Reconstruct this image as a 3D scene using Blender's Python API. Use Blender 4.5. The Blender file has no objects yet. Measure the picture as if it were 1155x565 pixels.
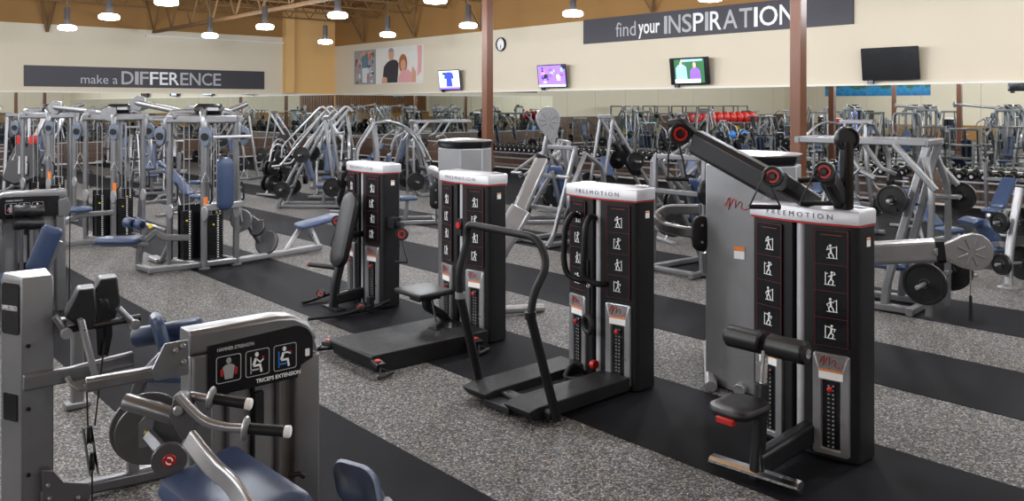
import bpy, bmesh, math, random
from mathutils import Vector, Matrix, Quaternion
PI = math.pi
random.seed(7)
scene = bpy.context.scene
COL = scene.collection

# ---------------------------------------------------------------- camera
YAW = math.radians(41.1)
EYE = 2.4
FPX = 960.0
cam_data = bpy.data.cameras.new('camera')
cam = bpy.data.objects.new('camera', cam_data)
COL.objects.link(cam)
cam.location = (0, 0, EYE)
cam.rotation_euler = (PI / 2, 0, -YAW)
cam_data.sensor_width = 36.0
cam_data.lens = 36.0 * FPX / 1155.0
cam_data.shift_y = -(282.5 - 118.5) / 1155.0
cam_data.clip_end = 200
scene.camera = cam

# ---------------------------------------------------------------- view, world, light settings
scene.view_settings.view_transform = 'Standard'
scene.view_settings.look = 'None'
scene.view_settings.gamma = 1.0
scene.view_settings.use_curve_mapping = False
scene.view_settings.exposure = 0.0
LAMP_W = 235.0
LAMP_E = 14.0
LAMP_C = (0.90, 0.95, 1.0)
world = bpy.data.worlds.new('world')
scene.world = world
world.use_nodes = True
world.node_tree.nodes['Background'].inputs[0].default_value = (0.9, 0.95, 1.0, 1)
world.node_tree.nodes['Background'].inputs[1].default_value = 0.3

# ---------------------------------------------------------------- where things stand (room axes: X to the long mirrored wall, Y to the far wall)
FW = Vector((math.sin(YAW), math.cos(YAW), 0))
RT = Vector((math.cos(YAW), -math.sin(YAW), 0))
def ray(px, py):
    return FW + RT * ((px - 577.5) / FPX) + Vector((0, 0, -(py - 118.5) / FPX))
def at_z(px, py, z=0.0):
    d = ray(px, py); t = (z - EYE) / d.z
    return Vector((0, 0, EYE)) + d * t
def at_x(px, py, x):
    d = ray(px, py); return Vector((0, 0, EYE)) + d * (x / d.x)
def at_d(px, py, d): return Vector((0, 0, EYE)) + ray(px, py) * d
def at_y(px, py, y):
    d = ray(px, py); return Vector((0, 0, EYE)) + d * (y / d.y)

# ---------------------------------------------------------------- materials
MATS = {}
def mat(name, color, rough=0.5, metal=0.0, noise=0.0, nscale=8.0, bump=0.0, bscale=80.0, emit=None, spec=None, coat=0.0):
    m = bpy.data.materials.new(name); m.use_nodes = True
    nt = m.node_tree; b = nt.nodes['Principled BSDF']
    b.inputs['Base Color'].default_value = (*color, 1)
    b.inputs['Roughness'].default_value = rough
    b.inputs['Metallic'].default_value = metal
    if coat: b.inputs['Coat Weight'].default_value = coat
    if spec is not None: b.inputs['Specular IOR Level'].default_value = spec
    if emit:
        b.inputs['Emission Color'].default_value = (*color, 1)
        b.inputs['Emission Strength'].default_value = emit
    tc = nt.nodes.new('ShaderNodeTexCoord')
    if noise or not bump:
        n = nt.nodes.new('ShaderNodeTexNoise'); n.inputs['Scale'].default_value = nscale
        n.inputs['Detail'].default_value = 3
        nt.links.new(tc.outputs['Object'], n.inputs['Vector'])
        r = nt.nodes.new('ShaderNodeMapRange')
        r.inputs['To Min'].default_value = max(0.02, rough - 0.05 - noise * 0.3); r.inputs['To Max'].default_value = min(1, rough + 0.05 + noise * 0.3)
        nt.links.new(n.outputs['Fac'], r.inputs['Value'])
        nt.links.new(r.outputs[0], b.inputs['Roughness'])
        if noise:
            mx = nt.nodes.new('ShaderNodeMix'); mx.data_type = 'RGBA'
            mx.inputs[6].default_value = (*[c * (1 - noise) for c in color], 1)
            mx.inputs[7].default_value = (*[min(1, c * (1 + noise)) for c in color], 1)
            nt.links.new(n.outputs['Fac'], mx.inputs[0]); nt.links.new(mx.outputs[2], b.inputs['Base Color'])
    if bump:
        n2 = nt.nodes.new('ShaderNodeTexNoise'); n2.inputs['Scale'].default_value = bscale
        nt.links.new(tc.outputs['Object'], n2.inputs['Vector'])
        bp = nt.nodes.new('ShaderNodeBump'); bp.inputs['Strength'].default_value = bump; bp.inputs['Distance'].default_value = 0.01
        nt.links.new(n2.outputs['Fac'], bp.inputs['Height']); nt.links.new(bp.outputs[0], b.inputs['Normal'])
    MATS[name] = m
    return m
M = MATS
mat('silver_paint', (0.205, 0.207, 0.218), 0.32, 0.62, 0.06)
mat('light_silver', (0.35, 0.35, 0.365), 0.3, 0.65, 0.05)
mat('charcoal_paint', (0.11, 0.115, 0.125), 0.38, 0.35, 0.06)
mat('gunmetal', (0.13, 0.13, 0.14), 0.33, 0.6, 0.06)
mat('cabinet_grey', (0.23, 0.233, 0.245), 0.42, 0.3, 0.05)
mat('chrome', (0.82, 0.82, 0.84), 0.12, 1.0)
mat('tower_black', (0.010, 0.010, 0.012), 0.42, 0.0, 0.05, spec=0.3)
mat('gloss_black', (0.007, 0.007, 0.009), 0.22, 0.0)
mat('black_rubber', (0.008, 0.008, 0.009), 0.55, 0.0, 0.1, 20, spec=0.3)
mat('black_vinyl', (0.009, 0.009, 0.0105), 0.38, 0.0, 0.0, 8, 0.08, 260, spec=0.4)
mat('iron', (0.009, 0.009, 0.010), 0.33, 0.3, 0.1)
mat('blue_vinyl', (0.027, 0.048, 0.105), 0.36, 0.0, 0.0, 8, 0.10, 240)
mat('light_blue_vinyl', (0.045, 0.072, 0.15), 0.4, 0.0, 0.0, 8, 0.10, 240)
mat('red_plastic', (0.42, 0.015, 0.012), 0.35)
mat('dark_red', (0.16, 0.012, 0.012), 0.4)
mat('cap_silver', (0.50, 0.50, 0.53), 0.38, 0.3)
mat('blue_knit', (0.05, 0.1, 0.22), 0.5)
mat('orange_label', (0.75, 0.2, 0.03), 0.5)
mat('yellow_plastic', (0.75, 0.55, 0.03), 0.4)
mat('white_print', (0.8, 0.8, 0.8), 0.6)
mat('grey_print', (0.38, 0.38, 0.4), 0.6)
mat('dark_print', (0.06, 0.06, 0.07), 0.5)
mat('skin_print', (0.55, 0.3, 0.2), 0.6)
mat('green_plastic', (0.02, 0.3, 0.08), 0.4)
mat('teal_plastic', (0.02, 0.2, 0.17), 0.45)
mat('bright_blue', (0.02, 0.18, 0.6), 0.4)
mat('rust_steel', (0.092, 0.026, 0.007), 0.42, 0.0, 0.12, 3)
mat('cream_paint', (0.64, 0.57, 0.45), 0.75, 0, 0.02, 1.2, 0.0)
mat('tan_paint', (0.29, 0.15, 0.045), 0.8, 0, 0.03, 0.8)
mat('orange_paint', (0.70, 0.43, 0.17), 0.8, 0, 0.02, 0.8)
mat('joist_paint', (0.15, 0.08, 0.03), 0.7, 0, 0.12, 3)
mat('sign_grey', (0.038, 0.036, 0.048), 0.55)
mat('sign_white', (0.85, 0.85, 0.87), 0.6)
mat('sign_silver', (0.42, 0.42, 0.45), 0.5)
mat('trim_white', (0.72, 0.70, 0.66), 0.5)
mat('screen_blue', (0.25, 0.3, 0.9), 0.2, emit=2.5)
mat('door_dark', (0.04, 0.04, 0.045), 0.5)
mat('glass_dark', (0.03, 0.035, 0.04), 0.08)

def nodes_of(name, rough=0.5):
    m = bpy.data.materials.new(name); m.use_nodes = True
    nt = m.node_tree; b = nt.nodes['Principled BSDF']; b.inputs['Roughness'].default_value = rough
    MATS[name] = m
    tc = nt.nodes.new('ShaderNodeTexCoord')
    return m, nt, b, tc
def ramp(nt, stops, interp='LINEAR'):
    r = nt.nodes.new('ShaderNodeValToRGB'); r.color_ramp.interpolation = interp
    while len(r.color_ramp.elements) < len(stops): r.color_ramp.elements.new(0.5)
    for e, (p, c) in zip(r.color_ramp.elements, stops): e.position = p; e.color = (*c, 1)
    return r
# speckled rubber floor: black crumb with grey, tan and pale flecks
m, nt, b, tc = nodes_of('speckled_rubber', 0.62); b.inputs['Specular IOR Level'].default_value = 0.25
v = nt.nodes.new('ShaderNodeTexVoronoi'); v.inputs['Scale'].default_value = 85
nt.links.new(tc.outputs['Object'], v.inputs['Vector'])
sp = nt.nodes.new('ShaderNodeSeparateColor'); nt.links.new(v.outputs['Color'], sp.inputs[0])
r = ramp(nt, [(0, (0.03, 0.03, 0.03)), (0.30, (0.085, 0.083, 0.083)), (0.56, (0.145, 0.14, 0.138)), (0.74, (0.25, 0.245, 0.24)), (0.88, (0.30, 0.225, 0.15)), (0.94, (0.44, 0.43, 0.42))], 'CONSTANT')
nt.links.new(sp.outputs[0], r.inputs[0])
n = nt.nodes.new('ShaderNodeTexNoise'); n.inputs['Scale'].default_value = 0.7; nt.links.new(tc.outputs['Object'], n.inputs['Vector'])
mr = nt.nodes.new('ShaderNodeMapRange'); mr.inputs['To Min'].default_value = 0.62; mr.inputs['To Max'].default_value = 0.84
nt.links.new(n.outputs['Fac'], mr.inputs['Value'])
mm = nt.nodes.new('ShaderNodeVectorMath'); mm.operation = 'SCALE'
nt.links.new(r.outputs[0], mm.inputs[0]); nt.links.new(mr.outputs[0], mm.inputs['Scale'])
nt.links.new(mm.outputs[0], b.inputs['Base Color'])
bp = nt.nodes.new('ShaderNodeBump'); bp.inputs['Strength'].default_value = 0.25; bp.inputs['Distance'].default_value = 0.004
nt.links.new(v.outputs['Distance'], bp.inputs['Height']); nt.links.new(bp.outputs[0], b.inputs['Normal'])
# plain black rubber aisle
m, nt, b, tc = nodes_of('aisle_rubber', 0.5); b.inputs['Specular IOR Level'].default_value = 0.05
n = nt.nodes.new('ShaderNodeTexNoise'); n.inputs['Scale'].default_value = 1.4; n.inputs['Detail'].default_value = 5; nt.links.new(tc.outputs['Object'], n.inputs['Vector'])
r = ramp(nt, [(0.3, (0.006, 0.006, 0.0075)), (0.7, (0.011, 0.011, 0.0135))]); nt.links.new(n.outputs['Fac'], r.inputs[0]); nt.links.new(r.outputs[0], b.inputs['Base Color'])
mr = nt.nodes.new('ShaderNodeMapRange'); mr.inputs['To Min'].default_value = 0.58; mr.inputs['To Max'].default_value = 0.7
nt.links.new(n.outputs['Fac'], mr.inputs['Value']); nt.links.new(mr.outputs[0], b.inputs['Roughness'])
n2 = nt.nodes.new('ShaderNodeTexNoise'); n2.inputs['Scale'].default_value = 200; nt.links.new(tc.outputs['Object'], n2.inputs['Vector'])
bp = nt.nodes.new('ShaderNodeBump'); bp.inputs['Strength'].default_value = 0.15; bp.inputs['Distance'].default_value = 0.003
nt.links.new(n2.outputs['Fac'], bp.inputs['Height']); nt.links.new(bp.outputs[0], b.inputs['Normal'])
# mirror
m, nt, b, tc = nodes_of('mirror_glass', 0.0)
b.inputs['Metallic'].default_value = 1.0; b.inputs['Base Color'].default_value = (0.80, 0.84, 0.82, 1); b.inputs['Roughness'].default_value = 0.0
# laminate wainscot with vertical grain
for nm, sc in (('wood_laminate', (1.2, 1.2, 30.0)), ('wood_slats', (30, 30, 1.5))):
    m, nt, b, tc = nodes_of(nm, 0.38)
    mp = nt.nodes.new('ShaderNodeMapping'); mp.inputs['Scale'].default_value = sc
    nt.links.new(tc.outputs['Object'], mp.inputs[0])
    n = nt.nodes.new('ShaderNodeTexNoise'); n.inputs['Scale'].default_value = 1.5; n.inputs['Detail'].default_value = 6; nt.links.new(mp.outputs[0], n.inputs['Vector'])
    r = ramp(nt, [(0.3, (0.055, 0.030, 0.020)), (0.7, (0.135, 0.075, 0.048))] if nm == 'wood_laminate' else [(0.3, (0.10, 0.035, 0.012)), (0.7, (0.40, 0.17, 0.06))])
    nt.links.new(n.outputs['Fac'], r.inputs[0]); nt.links.new(r.outputs[0], b.inputs['Base Color'])
# ---------------------------------------------------------------- mesh helpers
def frame_of(d, up=Vector((0, 0, 1))):
    d = d.normalized()
    if abs(d.dot(up)) > 0.98: up = Vector((0, 1, 0)) if abs(d.y) < 0.9 else Vector((1, 0, 0))
    s = d.cross(up).normalized(); u = s.cross(d).normalized()
    return s, u
def V(*a): return Vector(a[0] if len(a) == 1 else a)
def fillet(pts, r, n=5):
    pts = [V(p) for p in pts]
    if r <= 0 or len(pts) < 3: return pts
    out = [pts[0]]
    for i in range(1, len(pts) - 1):
        a, b, c = pts[i - 1], pts[i], pts[i + 1]
        la, lc = (a - b).length, (c - b).length
        k = min(r, la * 0.49, lc * 0.49)
        p0 = b + (a - b).normalized() * k; p1 = b + (c - b).normalized() * k
        for j in range(n + 1):
            t = j / n
            out.append(p0 * (1 - t) ** 2 + b * 2 * t * (1 - t) + p1 * t * t)
    out.append(pts[-1])
    return out
class MB:
    """Collects shapes and links them as ONE mesh object; org is the owner's origin."""
    def __init__(s, org=(0, 0, 0)):
        s.v = []; s.f = []; s.fm = []; s.mi = 0; s.org = V(org)
    def add(s, vs, fs):
        b = len(s.v); s.v += [tuple(V(p) - s.org) for p in vs]
        s.f += [tuple(b + i for i in f) for f in fs]; s.fm += [s.mi] * len(fs)
        return s
    def box(s, c, size, rz=0, m=None):
        c = V(c); x, y, z = [k / 2 for k in size]
        R = m or Matrix.Rotation(rz, 3, 'Z')
        vs = [c + R @ V(i * x, j * y, k * z) for i in (-1, 1) for j in (-1, 1) for k in (-1, 1)]
        return s.add(vs, [(0, 1, 3, 2), (4, 6, 7, 5), (0, 4, 5, 1), (2, 3, 7, 6), (0, 2, 6, 4), (1, 5, 7, 3)])
    def bar(s, pts, w, h, up=(0, 0, 1), r=0, ch=0.18):
        """rectangular tube with chamfered edges swept along points (w sideways, h along up)"""
        pts = fillet(pts, r, 4); up = V(up); rings = []
        c = ch * min(w, h)
        prof = [(w/2, h/2-c), (w/2-c, h/2), (-w/2+c, h/2), (-w/2, h/2-c), (-w/2, -h/2+c), (-w/2+c, -h/2), (w/2-c, -h/2), (w/2, -h/2+c)]
        n = len(pts)
        for i, p in enumerate(pts):
            d = (pts[min(i+1, n-1)] - pts[max(i-1, 0)]).normalized()
            a, u = frame_of(d, up)
            k = 1.0
            if 0 < i < n-1:
                d0 = (pts[i] - pts[i-1]).normalized(); k = 1 / max(0.5, math.cos(d0.angle(d)))
            bend_u = abs(((pts[min(i+1, n-1)] - p).normalized() - (p - pts[max(i-1, 0)]).normalized()).dot(u)) if 0 < i < n-1 else 0
            rings.append([p + a * x * (1 if bend_u > 0.01 else k) + u * y * (k if bend_u > 0.01 else 1) for x, y in prof])
        return s.loft(rings)
    def loft(s, rings, cap=True, close=False):
        m = len(rings[0]); vs = [p for r in rings for p in r]; fs = []
        L = len(rings)
        for i in range(L - 1 + (1 if close else 0)):
            j = (i + 1) % L
            for k in range(m):
                fs.append((i*m + k, i*m + (k+1) % m, j*m + (k+1) % m, j*m + k))
        if cap and not close:
            fs.append(tuple(range(m))[::-1]); fs.append(tuple((L-1)*m + k for k in range(m)))
        return s.add(vs, fs)
    def tube(s, pts, rad, seg=10, r=0, cap=True, close=False):
        pts = fillet(pts, r, 5) if not close else [V(p) for p in pts]
        n = len(pts); rings = []; prev = None
        for i, p in enumerate(pts):
            if close: d = pts[(i+1) % n] - pts[i-1]
            else: d = pts[min(i+1, n-1)] - pts[max(i-1, 0)]
            d.normalize()
            if prev is None: a, u = frame_of(d)
            else:
                a = prev - d * prev.dot(d); a.normalize(); u = a.cross(d)
            prev = a
            rr = rad[i] if isinstance(rad, (list, tuple)) and len(rad) == n else (rad if not isinstance(rad, (list, tuple)) else rad[0])
            rings.append([p + (a * math.cos(2*PI*k/seg) + u * math.sin(2*PI*k/seg)) * rr for k in range(seg)])
        return s.loft(rings, cap, close)
    def lathe(s, prof, c, axis=(0, 0, 1), seg=20, cap=True):
        """prof: (radius, along) pairs"""
        c = V(c); ax = V(axis).normalized(); a, u = frame_of(ax)
        rings = [[c + ax * t + (a * math.cos(2*PI*k/seg) + u * math.sin(2*PI*k/seg)) * max(rr, 1e-4) for k in range(seg)] for rr, t in prof]
        return s.loft(rings, cap=cap)
    def prism(s, outline, c, xd, yd, th, both=True):
        """flat outline in the plane (xd, yd) through c, thickness th centred (or along the normal)"""
        c = V(c); xd = V(xd).normalized(); yd = V(yd).normalized(); nn = xd.cross(yd).normalized()
        o = nn * (-th / 2 if both else 0)
        a = [c + xd * x + yd * y + o for x, y in outline]; b = [p + nn * th for p in a]
        m = len(a); fs = [tuple(range(m))[::-1], tuple(range(m, 2*m))] + [(k, (k+1) % m, m + (k+1) % m, m + k) for k in range(m)]
        return s.add(a + b, fs)
    def pad(s, c, xd, yd, lx, ly, th, rc=0.05, round_=0.45, n=5):
        """upholstered cushion: rounded rectangle with rounded edges; normal = xd x yd"""
        c = V(c); xd = V(xd).normalized(); yd = V(yd).normalized(); nn = xd.cross(yd).normalized()
        e = th * round_; rings = []
        prof = [(-th/2, e), (-th/2 + e*0.3, e*0.3), (-th/2 + e, 0), (th/2 - e, 0), (th/2 - e*0.3, e*0.3), (th/2, e), (th/2 + th*0.04, e*2.2)]
        for t, ins in prof:
            ol = rrect(lx - 2*ins, ly - 2*ins, max(0.004, rc - ins*0.6), n)
            rings.append([c + xd * x + yd * y + nn * t for x, y in ol])
        return s.loft(rings)
    def sph(s, c, r, seg=16, rows=9, sz=(1, 1, 1)):
        c = V(c); rings = []
        for i in range(rows):
            t = -PI/2 + PI * (i + 0.0001) / (rows - 1) if i == 0 else (-PI/2 + PI * i / (rows - 1))
            rr = max(1e-4, math.cos(t)) * r
            rings.append([c + V(rr * math.cos(2*PI*k/seg) * sz[0], rr * math.sin(2*PI*k/seg) * sz[1], r * math.sin(t) * sz[2]) for k in range(seg)])
        return s.loft(rings)
    def build(s, name, mt, parent=None, bev=0.0, sharp=35, kind=None):
        me = bpy.data.meshes.new(name); me.from_pydata(s.v, [], s.f)
        mts = mt if isinstance(mt, (list, tuple)) else [mt]
        for q in mts: me.materials.append(MATS[q])
        me.polygons.foreach_set('material_index', s.fm)
        me.polygons.foreach_set('use_smooth', [True] * len(s.f))
        bm = bmesh.new(); bm.from_mesh(me); bmesh.ops.recalc_face_normals(bm, faces=bm.faces); bm.to_mesh(me); bm.free()
        me.set_sharp_from_angle(angle=math.radians(sharp))
        o = bpy.data.objects.new(name, me); COL.objects.link(o)
        if parent is not None: o.parent = parent
        elif s.org.length > 0: o.location = s.org
        if bev:
            b = o.modifiers.new('bevel', 'BEVEL'); b.width = bev; b.segments = 2; b.limit_method = 'ANGLE'; b.angle_limit = math.radians(40)
        if kind: o['kind'] = kind
        return o
def rrect(w, h, r, n=5):
    r = min(r, w/2 - 1e-4, h/2 - 1e-4); o = []
    for cx, cy, a0 in ((w/2-r, h/2-r, 0), (-w/2+r, h/2-r, PI/2), (-w/2+r, -h/2+r, PI), (w/2-r, -h/2+r, 1.5*PI)):
        for j in range(n + 1):
            a = a0 + PI/2 * j / n; o.append((cx + r*math.cos(a), cy + r*math.sin(a)))
    return o
def ellipse(rx, ry, n=24): return [(rx*math.cos(2*PI*k/n), ry*math.sin(2*PI*k/n)) for k in range(n)]
def thing(name, label, cat, loc=(0, 0, 0), rz=0, group=None):
    o = bpy.data.objects.new(name, None); COL.objects.link(o); o.location = loc; o.rotation_euler = (0, 0, rz)
    o.empty_display_size = 0.1
    o['label'] = label; o['category'] = cat
    if group: o['group'] = group
    return o
def tag(o, label, cat, group=None, kind=None):
    o['label'] = label; o['category'] = cat
    if group: o['group'] = group
    if kind: o['kind'] = kind
    return o
def dup(root, loc, rz=None, label=None, group=None):
    kids = {}
    def cp(o, par):
        c = o.copy(); COL.objects.link(c); c.parent = par
        for ch in KIDS.get(o.name) or [x for x in o.children]: cp(ch, c)
        return c
    r = cp(root, None); r.location = loc
    if rz is not None: r.rotation_euler = (0, 0, rz)
    if label: r['label'] = label
    if group: r['group'] = group
    return r
KIDS = {}
def lettering(s, width, height, o, xd, yd, mt, parent, name='lettering', depth=0.004, spacing=1.0, bold=0.0, org=(0, 0, 0), warp=None):
    """lettering as flat raised letters fitted to width x height from the lower left corner o"""
    cu = bpy.data.curves.new(name, 'FONT'); cu.body = s; cu.size = 1; cu.space_character = spacing; cu.offset = bold; cu.resolution_u = 3
    cu.extrude = 0.02
    to = bpy.data.objects.new(name, cu); COL.objects.link(to)
    dg = bpy.context.evaluated_depsgraph_get(); me = bpy.data.meshes.new_from_object(to.evaluated_get(dg))
    bpy.data.objects.remove(to); bpy.data.curves.remove(cu)
    xs = [v.co.x for v in me.vertices]; ys = [v.co.y for v in me.vertices]
    x0, x1, y0, y1 = min(xs), max(xs), min(ys), max(ys)
    sx = width / (x1 - x0); sy = (height / (y1 - y0)) if height else sx
    o = V(o) - V(org); xd = V(xd).normalized(); yd = V(yd).normalized(); nn = xd.cross(yd).normalized()
    for v in me.vertices:
        p = o + xd * ((v.co.x - x0) * sx) + yd * ((v.co.y - y0) * sy) + nn * (depth * (1 if v.co.z > 0 else 0))
        if warp: p = warp(p)
        v.co = p
    me.materials.clear(); me.materials.append(MATS[mt]); me.name = name
    ob = bpy.data.objects.new(name, me); COL.objects.link(ob)
    if parent is not None: ob.parent = parent
    return ob

# ---------------------------------------------------------------- the room
XW, YW, XB, YB, ZC = 21.2, 37.7, -20.0, -12.0, 7.1
def slab(name, boxes, mts, **k):
    b = MB()
    for i, (lo, hi) in enumerate(boxes):
        b.mi = i if len(mts) > 1 else 0
        b.box([(p + q) / 2 for p, q in zip(lo, hi)], [q - p for p, q in zip(lo, hi)])
    return b.build(name, mts, kind='structure', **k)
slab('floor', [((XB, YB, -0.1), (XW, YW, 0))], ['speckled_rubber'])
for a, c in [(-11.9, -10.6), (-6.9, -5.6), (-1.8, -0.5), (2.04, 3.32), (4.62, 5.9), (7.18, 8.46), (9.74, 11.0), (13.4, XW)]:
    slab('floor_aisle', [((a, YB, 0), (c, YW, 0.004))], ['aisle_rubber'])
slab('wall_right', [((XW, YB, 0), (XW+0.2, YW+0.2, 5.31)), ((XW, YB, 5.31), (XW+0.2, YW+0.2, ZC))], ['cream_paint', 'tan_paint'])
slab('wall_left', [((XB, YW, 0), (18.4, YW+0.2, 5.62)), ((XB, YW, 5.62), (18.4, YW+0.2, ZC)), ((18.4, YW, 0), (XW, YW+0.2, ZC))], ['cream_paint', 'tan_paint', 'orange_paint'])
slab('wall_back', [((XB, YB-0.2, 0), (XW+0.2, YB, 1.6)), ((XB, YB-0.2, 1.6), (XW+0.2, YB, ZC))], ['tan_paint', 'cream_paint'])
slab('wall_west', [((XB-0.2, YB-0.2, 0), (XB, YW+0.2, 1.0)), ((XB-0.2, YB-0.2, 1.0), (XB, YW+0.2, ZC))], ['tan_paint', 'cream_paint'])
slab('ceiling', [((XB-0.2, YB-0.2, ZC), (XW+0.2, YW+0.2, ZC+0.15))], ['tan_paint'])
# pilaster and conduit of the far wall, shelf line above the mirrors
slab('trim_1', [((18.4, YW-0.35, 2.96), (18.85, YW, ZC))], ['orange_paint'])
b = MB(); b.bar([(12.1, YW-0.08, 5.35), (18.4, YW-0.08, 5.35)], 0.09, 0.09); b.build('trim_2', 'trim_white', kind='structure')
slab('trim_3', [((XW-0.10, YB, 2.90), (XW, YW-0.1, 2.95))], ['trim_white'])
slab('trim_4', [((6.2, YW-0.10, 2.90), (XW-0.1, YW, 2.95))], ['trim_white'])
# wainscot: laminate panels with thin metal joints, one panel after another
ZM = 0.87; PW = 1.36
def wain(name, axis, lo, hi, top, off):
    b = MB(); n = int(math.ceil((hi - lo) / PW))
    for i in range(n):
        a = lo + i * PW; c = min(hi, a + PW) - 0.014
        for z0, z1 in ((0.06, top/2 - 0.006), (top/2 + 0.006, top)):
            if axis == 'y': b.box((XW-0.025, (a+c)/2, (z0+z1)/2), (0.05, c-a, z1-z0))
            else: b.box(((a+c)/2, YW-0.025, (z0+z1)/2), (c-a, 0.05, z1-z0))
    return b.build(name, 'wood_laminate', kind='structure')
wain('wall_panelling_right', 'y', YW-0.05-36*PW, YW-0.05, ZM, 0)
wain('wall_panelling_left', 'x', 6.2, XW-0.05, ZM, 0)
wain('wall_panelling_far', 'x', XB, 6.2, 1.68, 0)
slab('baseboard_right', [((XW-0.05, YB, 0), (XW, YW, 0.055))], ['trim_white'])
slab('baseboard_left', [((XB, YW-0.05, 0), (XW-0.05, YW, 0.055))], ['trim_white'])
slab('trim_5', [((XW-0.04, YB, ZM), (XW, YW, ZM+0.02))], ['trim_white'])
slab('trim_6', [((6.2, YW-0.04, ZM), (XW-0.04, YW, ZM+0.02))], ['trim_white'])
# backing seen in the joints
# mirrors: panels side by side, each glued to the wall
def mirror_run(axis, lo, n, label, group):
    proto = None
    for i in range(n):
        a = lo + i * PW
        if axis == 'y': c = (XW-0.012, a + PW/2, (ZM+0.02+2.90)/2); size = (0.012, PW-0.008, 2.90-ZM-0.02)
        else: c = (a + PW/2, YW-0.012, (ZM+0.02+2.90)/2); size = (PW-0.008, 0.012, 2.90-ZM-0.02)
        if proto is None:
            proto = MB().box((0, 0, 0), size).build('mirror_panel', 'mirror_glass'); o = proto
        else:
            o = proto.copy(); COL.objects.link(o)
        o.location = c; tag(o, label, 'mirror', group)
mirror_run('y', YW-0.05-36*PW, 36, 'tall frameless mirror panel above the dark wainscot of the long right wall', 'mirror panels of the long right wall')
mirror_run('x', XW-0.05-11*PW, 11, 'tall frameless mirror panel above the dark wainscot under the make a DIFFERENCE sign wall', 'mirror panels of the far left wall')
# steel columns
for k, (x, y) in enumerate([(13.0, 15.8), (13.0, 7.6), (1.3, 15.9), (1.9, 23.5), (-8.0, 23.2)]):
    t = thing('steel_column', ['rust brown steel column standing left of the wall clock', 'rust brown steel column in front of the find your INSPIRATION sign',
        'rust brown column seen only in the mirror, nearest of the three mirrored ones', 'rust brown column seen only in the mirror beside the right hand column',
        'rust brown column seen only in the mirror under the blue landscape picture'][k], 'column', (x, y, 0.0))
    MB().box((0, 0, ZC/2), (0.2, 0.2, ZC)).build('post', 'rust_steel', t, bev=0.012)
    b = MB(); b.box((0, 0, 0.012), (0.36, 0.36, 0.024))
    for i in (-1, 1):
        for j in (-1, 1): b.lathe([(0.014, 0), (0.014, 0.045)], (0.14*i, 0.14*j, 0.02), seg=6)
    b.build('base_plate', 'rust_steel', t)
    if k in (2, 4): MB().box((-0.115, 0, 2.75), (0.04, 0.16, 0.10)).build('emergency_light', 'white_print', t, bev=0.01)
# roof steel: girder trusses and joists, each with chords and webs
def truss(p0, p1, zt, zb, step, name, label, group, w=0.08, ends=True):
    p0, p1 = V(p0), V(p1); d = (p1 - p0); L = d.length; d.normalize()
    t = thing(name, label, 'roof truss', (p0.x, p0.y, zb), 0, group)
    n = max(2, int(L / step)); b = MB((p0.x, p0.y, zb)); b.bar([p0 + V(0, 0, zt), p1 + V(0, 0, zt)], w, w*0.8); b.build('top_chord', 'joist_paint', t)
    b = MB((p0.x, p0.y, zb)); b.bar([p0 + d*step*0.5 + V(0, 0, zb), p1 - d*step*0.5 + V(0, 0, zb)], w, w*0.8); b.build('bottom_chord', 'joist_paint', t)
    b = MB((p0.x, p0.y, zb))
    for i in range(n):
        a = p0 + d * (L * i / n); m_ = p0 + d * (L * (i + 0.5) / n); c = p0 + d * (L * (i + 1) / n)
        b.bar([a + V(0, 0, zt), m_ + V(0, 0, zb)], w*0.45, w*0.45); b.bar([m_ + V(0, 0, zb), c + V(0, 0, zt)], w*0.45, w*0.45)
    b.build('web', 'joist_paint', t)
for x, lb in ((12.1, 'heavy brown girder truss over the second lamp row'), (0.0, 'heavy brown girder truss out of view on the left')):
    truss((x, YB+0.05, 0), (x, YW-0.05, 0), 7.0, 5.45, 2.0, 'girder_truss', lb, None, 0.15)
for i in range(9):
    y = 35.6 - i * 2.6
    truss((12.26, y, 0), (XW-0.02, y, 0), 7.02, 6.35, 0.9, 'bar_joist', 'brown open web bar joist spanning from the girder to the right wall', 'bar joists on the right')
for i in range(6):
    y = 35.6 - i * 2.6
    truss((0.16, y, 0), (11.94, y, 0), 7.02, 6.35, 0.9, 'bar_joist', 'brown open web bar joist between the two girders', 'bar joists in the middle bay')
# V braces standing on the wall tops
for k, y in enumerate((34.4, 30.2, 25.6, 17.0)):
    t = thing('wall_brace', ['brown V brace above the photo poster, nearest the corner', 'brown V brace above the right part of the photo poster', 'brown V brace above the wall clock', 'brown V brace above the right sign'][k], 'brace', (XW-0.15, y+0.4, 5.35), 0)
    for sgn in (-1, 1):
        b = MB(); b.bar([(0, 0, 0), (-0.5, sgn*0.75, 1.6)], 0.1, 0.06); b.build('strut', 'joist_paint', t)
t = thing('wall_brace', 'brown V brace at the top of the far wall left of the DIFFERENCE sign lamp', 'brace', (8.3, YW-0.15, 5.3), 0)
for sgn in (-1, 1):
    b = MB(); b.bar([(0, 0, 0), (sgn*0.35, -0.3, 1.8)], 0.12, 0.07); b.build('strut', 'joist_paint', t)

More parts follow.
